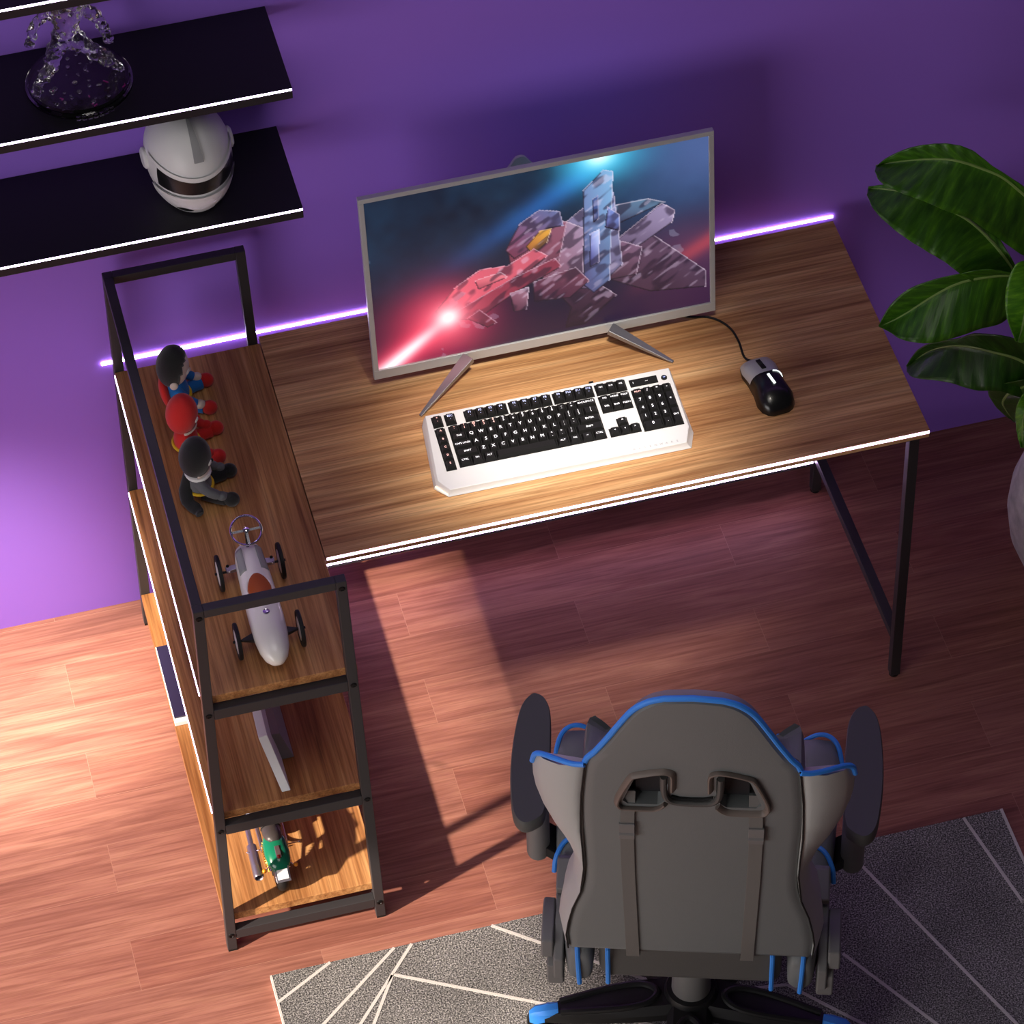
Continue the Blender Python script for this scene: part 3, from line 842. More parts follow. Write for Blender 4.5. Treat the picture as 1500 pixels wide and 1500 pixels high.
# ------------------------------------------------------------------ clear figurine on the middle wall shelf
fg = thing('figurine', 'clear transparent lunging figure on a round base standing on the middle wall shelf', 'figurine', (.015, -.058, 1.497))
bm = BM(); lathe(bm, [(0, .090), (.003, .0935), (.008, .0935), (.011, .090), (.014, .090), (.018, .087), (.018, 0)], (.015, -.06, 1.4975), (0, 0, 1), 64)
base_ = obj('base', bm, M['glass'], fg, smooth=True)
for k in range(46):
    a = random.uniform(0, 2*PI); r = .08*math.sqrt(random.random()); s = random.uniform(.0012, .0044)
    bm = BM(); ell(bm, (.015+r*math.cos(a), -.06+r*math.sin(a), 1.5155+s*.6), (s, s, s*.7), None, 8, 6); obj('droplet', bm, M['glass'], base_, smooth=True)
for k in range(9):
    a = random.uniform(-2.9, -.1); r = .05+.035*random.random()
    x, y = .015+r*math.cos(a), -.06+r*math.sin(a)
    bm = BM(); bar(bm, (x, y, 1.5162), (x+random.uniform(-.008, .008), y+random.uniform(-.006, .006), 1.5175), .002, .001); obj('flake', bm, M['magenta'], base_)
J = {'pel': (.004, -.05, 1.600, .017), 'hl': (-.010, -.052, 1.594, .0145), 'hr': (.018, -.054, 1.592, .0145), 'kl': (-.036, -.088, 1.566, .0125), 'kr': (.060, -.086, 1.570, .0135),
     'al': (-.055, -.072, 1.526, .0085), 'ar': (.076, -.052, 1.528, .0085), 'fl': (-.066, -.100, 1.520, .008), 'fr': (.094, -.076, 1.520, .008),
     'wa': (.006, -.048, 1.622, .016), 'ch': (.012, -.05, 1.652, .023), 'nk': (.014, -.056, 1.678, .010), 'hd': (.015, -.062, 1.695, .016), 'ht': (.015, -.062, 1.713, .013),
     'sl': (-.016, -.050, 1.662, .012), 'sr': (.040, -.052, 1.660, .012), 'el': (-.042, -.036, 1.634, .0095), 'er': (.066, -.060, 1.630, .0095), 'wl': (-.058, -.058, 1.606, .008), 'wr': (.072, -.090, 1.612, .008), 'gl': (-.062, -.066, 1.598, .009), 'gr': (.071, -.100, 1.608, .0095)}
ks = list(J); bmv = BM()
vv = {k: bmv.verts.new(Vector(J[k][:3])-Vector((.015, -.06, 1.6))) for k in ks}
for a, b in (('pel', 'hl'), ('hl', 'kl'), ('kl', 'al'), ('al', 'fl'), ('pel', 'hr'), ('hr', 'kr'), ('kr', 'ar'), ('ar', 'fr'), ('pel', 'wa'), ('wa', 'ch'), ('ch', 'nk'), ('nk', 'hd'), ('hd', 'ht'), ('ch', 'sl'), ('sl', 'el'), ('el', 'wl'), ('wl', 'gl'), ('ch', 'sr'), ('sr', 'er'), ('er', 'wr'), ('wr', 'gr')):
    bmv.edges.new((vv[a], vv[b]))
me = bpy.data.meshes.new('body'); bmv.to_mesh(me); bmv.free()
bo = bpy.data.objects.new('body', me); C.objects.link(bo); bo.parent = fg; bo.location = Vector((.015, -.06, 1.6))-WP[fg.name]; me.materials.append(M['glass_cut'])
md = bo.modifiers.new('skin', 'SKIN')
for i, k in enumerate(ks):
    d = me.skin_vertices[0].data[i]; d.radius = (J[k][3]*1.22, J[k][3]*1.22); d.use_root = (k == 'pel')
md.use_smooth_shade = True
sb = bo.modifiers.new('sub', 'SUBSURF'); sb.levels = 3; sb.render_levels = 3
tx = bpy.data.textures.new('cut_facets', 'VORONOI'); tx.noise_scale = .012; tx.noise_intensity = 1.2
dm = bo.modifiers.new('facets', 'DISPLACE'); dm.texture = tx; dm.strength = -.007; dm.mid_level = .4
for p in me.polygons: p.use_smooth = True
# glow-worn lettering blocks on the rim
bm = BM()
for k in range(7):
    a = R_(-101+k*6.2); p = Vector((.015+.0945*math.cos(a), -.06+.0945*math.sin(a), 1.503)); box(bm, p.x-.0035, p.x+.0035, p.y-.002, p.y+.002, p.z-.004, p.z+.004+.001*(k % 2))
obj('rim_relief', bm, M['glass_cut'], base_)

# ------------------------------------------------------------------ plush dolls on the desk shelf
def doll(name, label, ox, oy, yaw, hairm, facem, bodym, armm, handm, legm, bootm, beltm, extra):
    t = thing(name, label, 'plush toy', (ox, oy, ZD), 'plush dolls on the desk shelf')
    ca_, sa = math.cos(yaw), math.sin(yaw)
    R3 = Matrix.Rotation(yaw, 3, 'Z')
    def P3(f, s, z): return Vector((ox, oy, ZD+.0015)) + R3 @ Vector((f, s, z))
    tiltm = R3 @ Matrix.Rotation(R_(8), 3, 'Y')
    b = BM(); ell(b, P3(.0, 0, .034), (.023, .026, .034), R3); obj('torso', b, bodym, t, smooth=True)
    hc = P3(-.002, 0, .100); hr = (.030, .033, .043)
    b = BM(); ell(b, hc, hr, tiltm); head = obj('head', b, facem, t, smooth=True)
    def shell(keep, off, name, m, par):
        b = BM(); n, mm = 36, 24
        def Q(th, ph, o): 
            return hc+tiltm @ Vector((math.sin(th)*math.cos(ph)*hr[0]*o, math.sin(th)*math.sin(ph)*hr[1]*o, math.cos(th)*hr[2]*o))
        vs = {}
        def gv(i, j):
            j %= n
            if i in (0, mm): j = 0
            if (i, j) not in vs: vs[(i, j)] = b.verts.new(Q(PI*i/mm, 2*PI*j/n, off))
            return vs[(i, j)]
        for i in range(mm):
            for j in range(n):
                th = PI*(i+.5)/mm; ph = 2*PI*(j+.5)/n
                if keep(math.sin(th)*math.cos(ph), math.sin(th)*math.sin(ph), math.cos(th)):
                    L = []
                    for q in (gv(i, j), gv(i+1, j), gv(i+1, j+1), gv(i, j+1)):
                        if q not in L: L.append(q)
                    b.faces.new(L)
        o = obj(name, b, m, par, smooth=True)
        md = o.modifiers.new('sol', 'SOLIDIFY'); md.thickness = .003; md.offset = -1
        return o
    if hairm: shell(lambda x, y, z: x < .55*1.0+.25*z-.2*abs(y) and z > -.62-.5*x if x > -.2 else z > -.7, 1.05, 'hair', hairm, head)
    # face features
    for s in (-1, 1):
        d = Vector((.86, s*.44, -.02)); p = hc+tiltm @ Vector((d.x*hr[0]*1.0, d.y*hr[1]*1.0, d.z*hr[2]))
        b = BM(); ell(b, p, (.003, .0065, .0060), tiltm @ Matrix.Rotation(s*.5, 3, 'Z'), 12, 8); obj('eye', b, M['white_felt'], head, smooth=True)
    b = BM(); ell(b, hc+tiltm @ Vector((hr[0]*.98, 0, -hr[2]*.22)), (.005, .005, .004), tiltm, 12, 8); obj('nose', b, facem if extra.get('nose') is None else extra['nose'], head, smooth=True)
    for s in (-1, 1):
        b = BM(); tube(b, catmull([P3(.0, s*.020, .052), P3(.014, s*.034, .042), P3(.032, s*.036, .030)], 4), [.0105]*4+[.0095]*4+[.0085], 12); arm = obj('arm', b, armm, t, smooth=True)
        b = BM(); ell(b, P3(.039, s*.036, .027), (.0105, .009, .009), R3, 14, 10); obj('hand', b, handm, arm, smooth=True)
        b = BM(); tube(b, catmull([P3(.006, s*.014, .014), P3(.026, s*.024, .014), P3(.046, s*.032, .0135)], 4), .0125, 12); leg = obj('leg', b, legm, t, smooth=True)
        b = BM(); ell(b, P3(.056, s*.036, .0155), (.015, .0125, .0155), R3, 16, 12); obj('boot', b, bootm, leg, smooth=True)
    if beltm:
        b = BM(); pts = [P3(.0245*math.cos(2*PI*k/24), .0275*math.sin(2*PI*k/24), .026) for k in range(24)]; tube(b, pts, .0032, 8, True); obj('belt', b, beltm, t, smooth=True)
    if extra.get('ear'):
        for s in (-1, 1):
            b = BM(); ell(b, hc+tiltm @ Vector((.0, s*hr[1]*1.03, -hr[2]*.45)), (.008, .004, .009), tiltm, 12, 8); obj('ear', b, facem, head, smooth=True)
    if extra.get('hood'):
        b = BM(); ell(b, P3(-.021, 0, .034), (.011, .030, .033), R3 @ Matrix.Rotation(R_(-12), 3, 'Y')); obj('hood', b, extra['hood'], t, smooth=True)
    if extra.get('chin'):
        shell(lambda x, y, z: x > .2 and -.9 < z < -.48, 1.03, 'chin', extra['chin'], head)
    if extra.get('scarf'):
        b = BM(); tube(b, catmull([P3(-.016, 0, .058), P3(-.026, -.014, .03), P3(-.022, -.034, .0145), P3(-.006, -.052, .0125), P3(-.004, -.062, .0115)], 5), [.012]*5+[.014]*5+[.012]*5+[.0095]*5+[.008], 12, flat=.6); obj('scarf', b, extra['scarf'], t, smooth=True)
        b = BM(); pts = [P3(.020*math.cos(2*PI*k/24), .022*math.sin(2*PI*k/24), .061) for k in range(24)]; tube(b, pts, .005, 8, True); obj('collar', b, extra['collar'], t, smooth=True)
    return t
doll('plush_doll', 'plush doll with black hair, blue clothes and red boots nearest the wall', .106, -.132, R_(-6), M['plush_black'], M['skin'], M['plush_blue'], M['plush_blue'], M['skin'], M['plush_blue'], M['plush_red'], M['plush_yellow'], {'ear': 1, 'hood': M['plush_red']})
doll('plush_doll', 'red plush doll with yellow belt, between the other two dolls', .098, -.256, R_(-8), None, M['plush_red'], M['plush_red'], M['plush_red'], M['plush_red'], M['plush_red'], M['plush_red'], M['plush_yellow'], {'chin': M['skin']})
doll('plush_doll', 'black and grey plush doll with yellow belt, beside the toy race car', .100, -.368, R_(-8), None, M['plush_black'], M['plush_grey'], M['plush_grey'], M['plush_grey'], M['plush_black'], M['plush_black'], M['plush_yellow'], {'chin': M['skin'], 'scarf': M['plush_black'], 'collar': M['white_felt']})

# ------------------------------------------------------------------ cream toy racer
car = thing('toy_race_car', 'cream toy race car with brown seat and chrome steering wheel on the desk shelf', 'toy car', (.147, -.69, ZD))
CX = .1475
def csec(y, w, zb_, zt, n=20):
    L = []
    for k in range(n):
        t = 2*PI*k/n; c, s = math.cos(t), math.sin(t)
        L.append((CX+w*math.copysign(abs(c)**.85, c), y, (zb_+zt)/2+(zt-zb_)/2*math.copysign(abs(s)**.85, s)))
    return L
bm = BM()
loft(bm, [csec(y, w, a, b) for y, w, a, b in ((-.566, .008, .782, .798), (-.569, .017, .770, .810), (-.577, .0235, .764, .817), (-.595, .0265, .760, .822), (-.63, .0285, .757, .826), (-.66, .0298, .756, .826), (-.70, .0308, .756, .825), (-.74, .0315, .756, .824), (-.775, .0305, .757, .817), (-.80, .027, .759, .808), (-.818, .021, .763, .799), (-.829, .012, .769, .790), (-.833, .004, .776, .783))])
obj('body', bm, M['cream'], car, smooth=True, autosmooth=80)
bm = BM()  # cockpit pad
ell(bm, (CX, -.690, .8215), (.021, .038, .0088), None, 28, 12, fn=lambda p: Vector((p.x*(1 if p.y < 0 else 1-.25*p.y), p.y, p.z))); obj('seat', bm, M['leather'], car, smooth=True)
bm = BM(); tube(bm, [(CX+.0222*math.cos(t)*(1 if math.sin(t) < 0 else 1-.2*math.sin(t)), -.690+.040*math.sin(t), .8225-.004*abs(math.cos(t))**2) for t in [2*PI*k/40 for k in range(40)]], .0024, 8, True); obj('cockpit_rim', bm, M['cream'], car, smooth=True)
for s in (-1, 1):
    bm = BM()
    A = []
    for k in range(9):
        y = -.590-.055*k/8
        w = .027+.0025*k/8; row = []
        for j in range(5):
            t = R_(32+j*9)
            c, sn = math.cos(t)**.85, math.sin(t)**.85
            row.append((CX+s*(w*c+.0006), y, .791+.0345*sn+.0006))
        A.append(row)
    loft(bm, A, closed=False); o = obj('side_vent', bm, M['vent_grey'], car, smooth=True); md = o.modifiers.new('s', 'SOLIDIFY'); md.thickness = .001
bm = BM(); lathe(bm, [(0, .0062), (.0035, .0062), (.0045, .005), (.0035, .0035), (.0035, 0)], (CX, -.747, .8205), (0, -.06, 1), 24); obj('filler_cap', bm, M['chrome'], car, smooth=True)
# steering wheel
sn_ = Vector((0, -.42, .9)).normalized(); sc_ = Vector((CX+.003, -.571, .845)); _, u_, v_ = basis(sn_)
bm = BM(); tube(bm, [sc_+(u_*math.cos(2*PI*k/48)+v_*math.sin(2*PI*k/48))*.0275 for k in range(48)], .0022, 10, True); sw = obj('steering_wheel', bm, M['chrome'], car, smooth=True)
for a in (0, PI, 1.5*PI):
    d = Vector((1, 0, 0))*math.cos(a)+sn_.cross(Vector((1, 0, 0)))*math.sin(a)
    bm = BM(); bar(bm, sc_, sc_+d*.0265, .0045, .0018, up=sn_); obj('spoke', bm, M['chrome'], sw)
bm = BM(); lathe(bm, [(0, .006), (.003, .006), (.0045, .003), (.0045, 0)], sc_-sn_*.001, sn_, 20); obj('hub', bm, M['chrome'], sw, smooth=True)
bm = BM(); cyl(bm, sc_-sn_*.001, Vector((CX, -.590, .813)), .003); obj('steering_column', bm, M['rubber'], car, smooth=True)
# axles and wheels
for y, mm in ((-.596, 'steel'), (-.760, 'black_metal')):
    bm = BM(); cyl(bm, (CX-.064, y, .774), (CX+.064, y, .774), .0022)
    obj('axle', bm, M['rubber'], car, smooth=True)
    for s in (-1, 1):
        bm = BM()
        if mm == 'steel': bar(bm, (CX+s*.024, y+.003, .777), (CX+s*.044, y+.001, .776), .012, .008)
        else: bar(bm, (CX+s*.026, y, .775), (CX+s*.05, y, .774), .020, .009, w2=.004, h2=.005)
        obj('axle_arm', bm, M[mm], car, bevel=.001)
        if mm == 'steel':
            for k in (-1, 1):
                bm = BM(); ell(bm, (CX+s*.040, y+k*.007, .781), (.003, .003, .003), None, 10, 8); obj('nut', bm, M['rubber'] if k > 0 else M['chrome'], car, smooth=True)
def wheel_at(x, y):
    bm = BM(); lathe(bm, [(-.0032, .0295), (-.0036, .032), (-.002, .0338), (.002, .0338), (.0036, .032), (.0032, .0295)], (x, y, .774), (1, 0, 0), 48)
    # inner wall
    w = obj('wheel', bm, M['tyre'], car, smooth=True)
    bm = BM(); lathe(bm, [(-.0045, 0), (-.0045, .006), (-.0026, .0295), (.0026, .0295), (.0045, .006), (.0045, 0)], (x, y, .774), (1, 0, 0), 48); obj('wheel_disc', bm, M['wheel_white'], w, smooth=True)
    bm = BM(); lathe(bm, [(-.0085, 0), (-.0085, .0024), (.0085, .0024), (.0085, 0)], (x, y, .774), (1, 0, 0), 14); obj('hub_nut', bm, M['rubber'], w, smooth=True)
    return w
w0 = wheel_at(CX-.0565, -.596)
for x, y in ((CX+.0555, -.596), (CX-.0575, -.760), (CX+.0555, -.760)): dup(w0, (x, y, .774), car)

# ------------------------------------------------------------------ white device on the middle shelf
dv = thing('game_console', 'white angular console leaning on the middle desk shelf', 'console', (.13, -.70, ZM))
bm = BM()
prof = [(.1105, -.58, .499), (.1055, -.762, .4975), (.1290, -.826, ZM+.0005), (.1290, -.60, ZM+.0005)]
extr(bm, prof, (.0165, 0, .0045)); 
for v in bm.verts:
    if v.co.z < ZM+.0062: v.co.z = ZM+.0006
obj('body', bm, M['device_white'], dv, bevel=.0012)
bm = BM(); extr(bm, [(.1265, -.585, .470), (.1265, -.735, .468), (.146, -.752, ZM+.0006), (.146, -.59, ZM+.0006)], (.022, 0, -.004))
for v in bm.verts: v.co.z = max(v.co.z, ZM+.0006)
obj('side_panel', bm, M['device_grey'], dv, bevel=.001)
# dark flat case lying on the bottom shelf
cs = thing('game_case', 'flat dark case with white edge lying on the bottom desk shelf by the left edge', 'case', (.03, -.27, ZB))
bm = BM(); box(bm, -.008, .117, -.372, -.172, ZB+.0005, ZB+.012); obj('tray', bm, M['device_white'], cs, bevel=.001)
bm = BM(); box(bm, -.0065, .114, -.362, -.176, ZB+.012, ZB+.0165); obj('cover', bm, M['case_dark'], cs, bevel=.0006)

# ------------------------------------------------------------------ motorcycle model on the bottom shelf
mc = thing('toy_motorcycle', 'green and chrome model motorcycle on the bottom desk shelf', 'toy motorcycle', (.11, -.71, ZB))
BX = .112; wz = ZB+.034
def mwheel(y):
    bm = BM(); tube(bm, [(BX, y+.0215*math.cos(2*PI*k/36), wz+.0215*math.sin(2*PI*k/36)) for k in range(36)], .0120, 14, True, flat=1.0); w = obj('wheel', bm, M['tyre'], mc, smooth=True)
    bm = BM(); tube(bm, [(BX, y+.0165*math.cos(2*PI*k/36), wz+.0165*math.sin(2*PI*k/36)) for k in range(36)], .003, 8, True)
    for k in range(10):
        a = 2*PI*k/10; tube(bm, [(BX, y, wz), (BX, y+.016*math.cos(a), wz+.016*math.sin(a))], .0007, 5)
    cyl(bm, (BX-.011, y, wz), (BX+.011, y, wz), .004); obj('rim', bm, M['chrome'], w, smooth=True)
mwheel(-.800); mwheel(-.602)
def arc_fender(y, a0, a1, r, w, m, name, th=.0018):
    bm = BM(); rows = []
    for k in range(17):
        a = a0+(a1-a0)*k/16; row = []
        for j in range(9):
            x = -w+2*w*j/8; rr = r-.008*(abs(x)/w)**2.5
            row.append((BX+x, y+rr*math.cos(a), wz+rr*math.sin(a)))
        rows.append(row)
    loft(bm, rows, closed=False); o = obj(name, bm, m, mc, smooth=True); md = o.modifiers.new('s', 'SOLIDIFY'); md.thickness = th
    return o
arc_fender(-.800, R_(20), R_(150), .0375, .0155, M['steel'], 'rear_fender')
arc_fender(-.602, R_(35), R_(150), .0375, .0135, M['green'], 'front_fender')
bm = BM()  # tail section, green
loft(bm, [[(BX+w*math.cos(t), y, zc+h*math.sin(t)) for t in [2*PI*k/18 for k in range(18)]] for y, w, h, zc in ((-.742, .018, .013, ZB+.078), (-.757, .0235, .016, ZB+.078), (-.785, .0240, .016, ZB+.075), (-.806, .0205, .013, ZB+.069), (-.818, .0125, .009, ZB+.064))])
obj('tail_section', bm, M['green'], mc, smooth=True, autosmooth=60)
bm = BM()
loft(bm, [[(BX+w*math.cos(t), y, zc+h*math.sin(t)) for t in [2*PI*k/18 for k in range(18)]] for y, w, h, zc in ((-.670, .010, .008, ZB+.080), (-.680, .015, .012, ZB+.081), (-.71, .018, .012, ZB+.080), (-.74, .0185, .013, ZB+.084), (-.757, .0165, .013, ZB+.087), (-.766, .010, .007, ZB+.088))])
obj('seat', bm, M['seat_dark'], mc, smooth=True, autosmooth=60)
bm = BM(); tube(bm, [(BX+.0185*math.cos(t), -.727, ZB+.083+.0135*math.sin(t)) for t in [2*PI*k/24 for k in range(24)]], .0012, 6, True); obj('seat_strap', bm, M['rubber'], mc, smooth=True)
bm = BM(); ell(bm, (BX, -.648, ZB+.087), (.019, .032, .017), None, 20, 12); obj('fuel_tank', bm, M['green'], mc, smooth=True)
bm = BM(); box(bm, BX-.013, BX+.013, -.700, -.655, ZB+.022, ZB+.052)
for k in range(5): box(bm, BX-.017, BX+.017, -.694, -.660, ZB+.053+k*.0038, ZB+.0555+k*.0038)
obj('engine', bm, M['steel'], mc, bevel=.001)
bm = BM(); tube(bm, catmull([(BX, -.632, ZB+.078), (BX, -.646, ZB+.03), (BX, -.70, ZB+.018), (BX, -.74, ZB+.045), (BX, -.735, ZB+.068), (BX, -.632, ZB+.078)], 5), .003, 8); tube(bm, [(BX-.013, -.74, ZB+.045), (BX-.013, -.80, wz)], .0025, 8); tube(bm, [(BX+.013, -.74, ZB+.045), (BX+.013, -.80, wz)], .0025, 8); obj('frame', bm, M['chair_black'], mc, smooth=True)
bm = BM(); lathe(bm, [(0, .0048), (.06, .0052), (.065, .0095), (.138, .0100), (.142, .008), (.140, .0065), (.12, .006)], (BX-.038, -.655, ZB+.028), (-.02, -1, .02), 20); obj('exhaust_pipe', bm, M['steel'], mc, smooth=True)
bm = BM(); tube(bm, catmull([(BX-.012, -.662, ZB+.045), (BX-.030, -.648, ZB+.04), (BX-.040, -.657, ZB+.028)], 5), .0042, 10); obj('header_pipe', bm, M['chrome'], mc, smooth=True)
for s in (-1, 1):
    p, q = Vector((BX+s*.0215, -.748, ZB+.072)), Vector((BX+s*.0195, -.792, ZB+.038))
    bm = BM(); cyl(bm, p, q, .0018); a_, u2_, v2_ = basis(q-p); tube(bm, [p+(q-p)*(.1+.75*k/80)+(u2_*math.cos(k*.7)+v2_*math.sin(k*.7))*.0042 for k in range(81)], .0011, 6); obj('shock_spring', bm, M['gold'], mc, smooth=True)
    bm = BM(); tube(bm, [(BX+s*.017, -.800, ZB+.066), (BX+s*.026, -.803, ZB+.060)], .001, 6); ell(bm, (BX+s*.030, -.804, ZB+.058), (.0045, .0045, .0045), None, 12, 8, idx=1); obj('turn_signal', bm, [M['chrome'], M['orange_lamp']], mc, smooth=True)
    bm = BM(); tube(bm, [(BX+s*.018, -.735, ZB+.034), (BX+s*.050, -.737, ZB+.036)], .0013, 6); ell(bm, (BX+s*.050, -.737, ZB+.036), (.0022, .0022, .0022), None, 8, 6); obj('foot_peg', bm, M['chrome'], mc, smooth=True)
    bm = BM(); tube(bm, [(BX+s*.0105, -.602, wz), (BX+s*.0105, -.632, ZB+.094)], .0027, 8); obj('fork', bm, M['chrome'], mc, smooth=True)
    bm = BM(); tube(bm, [(BX+s*.021, -.742, ZB+.060), (BX+s*.022, -.775, ZB+.062), (BX+s*.018, -.808, ZB+.060)], .0013, 6); obj('grab_rail', bm, M['chrome'], mc, smooth=True)
bm = BM(); tube(bm, catmull([(BX-.042, -.655, ZB+.106), (BX-.02, -.634, ZB+.102), (BX+.02, -.634, ZB+.102), (BX+.042, -.655, ZB+.106)], 5), .0015, 8); obj('handlebar', bm, M['chrome'], mc, smooth=True)
bm = BM(); lathe(bm, [(0, .006), (.008, .012), (.014, .013), (.016, .011), (.017, 0)], (BX, -.628, ZB+.090), (0, 1, 0), 20); obj('headlight', bm, M['chrome'], mc, smooth=True)
bm = BM(); pd = Vector((0, -.75, .66)); bar(bm, Vector((BX+.001, -.8+.0415*math.cos(R_(116)), wz+.0415*math.sin(R_(116)))), Vector((BX+.001, -.8+.0425*math.cos(R_(142)), wz+.0425*math.sin(R_(142)))), .0205, .0016, up=pd); obj('number_plate', bm, M['plate_white'], mc, bevel=.0005)
bm = BM(); bar(bm, Vector((BX+.001, -.8+.0385*math.cos(R_(108)), wz+.0395*math.sin(R_(108)))), Vector((BX+.001, -.8+.041*math.cos(R_(150)), wz+.041*math.sin(R_(150)))), .0275, .0014, up=pd); obj('plate_holder', bm, M['steel'], mc, bevel=.0005)
bm = BM(); box(bm, BX-.0265, BX-.0195, -.755, -.665, ZB+.050, ZB+.066); box(bm, BX+.0195, BX+.0265, -.755, -.665, ZB+.050, ZB+.066); obj('side_cover', bm, M['steel'], mc, bevel=.002)
bm = BM(); bar(bm, (BX+.001, -.777, ZB+.0905), (BX+.001, -.800, ZB+.0845), .009, .006, w2=.0105, h2=.008); obj('tail_light_housing', bm, M['steel'], mc, bevel=.001)
bm = BM(); ell(bm, (BX+.001, -.7985, ZB+.0860), (.0045, .004, .004), None, 12, 8); obj('tail_light', bm, M['red_lamp'], mc, smooth=True)

# ------------------------------------------------------------------ gaming chair
ch = thing('gaming_chair', 'grey gaming chair with blue piping seen from behind, on the grey rug', 'chair', (.81, -1.16, 0))
TH = R_(18.6); RV = Vector((math.cos(TH), -math.sin(TH), 0)); FV_ = Vector((math.sin(TH), math.cos(TH), 0)); CO = Vector((.8145, -1.156, 0))
def CH(r, f, z): return CO+RV*r+FV_*f+Vector((0, 0, z))
REC = R_(8)
def BK(r, s, n): return CH(r, -.264-s*math.sin(REC)+n*math.cos(REC), .46+s*math.cos(REC)+n*math.sin(REC))
half = [(-.211, .004), (-.2135, .058), (-.209, .104), (-.201, .155), (-.186, .215), (-.179, .274), (-.179, .379), (-.182, .471), (-.180, .55), (-.172, .648), (-.156, .681), (-.135, .726), (-.114, .775), (-.094, .816), (-.070, .842), (-.045, .8535)]
hs = [Vector((a, b, 0)) for a, b in half]
lft = catmull(hs, 3)
outl = [(p.x, p.y) for p in lft]+[(0, .858)]+[(-p.x, p.y) for p in reversed(lft)]
holeL = [(-.112, .540), (-.093, .611), (-.085, .620), (-.052, .632), (-.042, .630), (-.0385, .622), (-.039, .565), (-.046, .540), (-.056, .530), (-.104, .530)]
def inset(P, d):
    n = len(P); out = []
    for i in range(n):
        a = Vector(P[i-1]); b = Vector(P[i]); c = Vector(P[(i+1) % n])
        t1 = (b-a).normalized(); t2 = (c-b).normalized(); t = (t1+t2).normalized()
        nn = Vector((t.y, -t.x))
        out.append((b.x+nn.x*d, b.y+nn.y*d))
    return out
# orientation check: want inset to go inwards
area = sum(outl[i-1][0]*outl[i][1]-outl[i][0]*outl[i-1][1] for i in range(len(outl)))
sg = 1 if area < 0 else -1
bm = BM()
rings = []
for d, n in ((.012, .10), (.003, .095), (0, .085), (0, .020), (.003, .008), (.010, .002), (.022, 0)):
    Pn = inset(outl, sg*d) if d else outl
    rings.append([bm.verts.new(BK(r*(1-.5*n*sm(.64, .74, s)), s-1.32*max(0, n-.006)*sm(.63, .72, s), n)) for r, s in Pn])
for A, B in zip(rings, rings[1:]):
    for k in range(len(A)): bm.faces.new([A[k], A[(k+1) % len(A)], B[(k+1) % len(A)], B[k]])
bm.faces.new(rings[0])
eds = []
last = rings[-1]
for k in range(len(last)): eds.append(bm.edges.get((last[k], last[(k+1) % len(last)])))
for hp in (holeL, [(-r, s) for r, s in holeL]):
    hv = [bm.verts.new(BK(r, s, 0)) for r, s in hp]; hv2 = [bm.verts.new(BK(r, s, .045)) for r, s in hp]
    for k in range(len(hv)):
        eds.append(bm.edges.new((hv[k], hv[(k+1) % len(hv)])))
    for k in range(len(hv)): bm.faces.new([hv[k], hv[(k+1) % len(hv)], hv2[(k+1) % len(hv)], hv2[k]])
    f_ = bm.faces.new(hv2)
bmesh.ops.triangle_fill(bm, use_beauty=True, edges=eds)
obj('backrest', bm, M['chair'], ch, smooth=True)
# dark sheet standing in for shade, and lumbar strap, inside the two openings
for s in (-1, 1):
    bm = BM(); extr(bm, [BK(s*r, q, .028) for r, q in holeL], FV_*.010); rec_ = obj('opening_shade', bm, M['rubber'], ch)
    bm = BM(); loft(bm, [[BK(s*r, q, .022) for r, q in ((.036, .535), (.092, .535), (.092, .607), (.036, .607))], [BK(s*r, q, .027) for r, q in ((.036, .535), (.092, .535), (.092, .607), (.036, .607))]]); obj('lumbar_strap', bm, mat('dark_strap', (34, 35, 39), .8), ch)
    rim = [(-.1225, .534), (-.1185, .560), (-.100, .618), (-.089, .630), (-.052, .643), (-.036, .641), (-.0300, .630), (-.0300, .585)]
    bm = BM(); tube(bm, catmull([BK(-s*r, q, -.001) for r, q in rim], 4), .0088, 10, flat=.45); obj('opening_rim', bm, M['rim_brown'], ch, smooth=True)
    rim2 = [(-.1225, .534), (-.116, .5215), (-.10, .519), (-.064, .519), (-.050, .526), (-.042, .538)]
    bm = BM(); tube(bm, catmull([BK(-s*r, q, -.001) for r, q in rim2], 4), .0088, 10, flat=.45); obj('opening_rim', bm, M['rim_brown'], ch, smooth=True)
bm = BM(); tube(bm, catmull([BK(r, q, -.003) for r, q in ((-.046, .628), (-.0455, .585), (-.041, .560), (-.028, .5475), (0, .545), (.028, .5475), (.041, .560), (.0455, .585), (.046, .628))], 5), .0072, 10, flat=.8); obj('head_pillow_loop', bm, M['chair_dk'], ch, smooth=True)
bm = BM(); tube(bm, [BK(r, q, -.0015) for r, q in ((-.033, .564), (-.02, .5585), (0, .557), (.02, .5585), (.033, .564))], .0042, 8, flat=.4); obj('slot_shade', bm, M['rubber'], ch, smooth=True)  # dark strip laid on for the shade in the gap under the tab
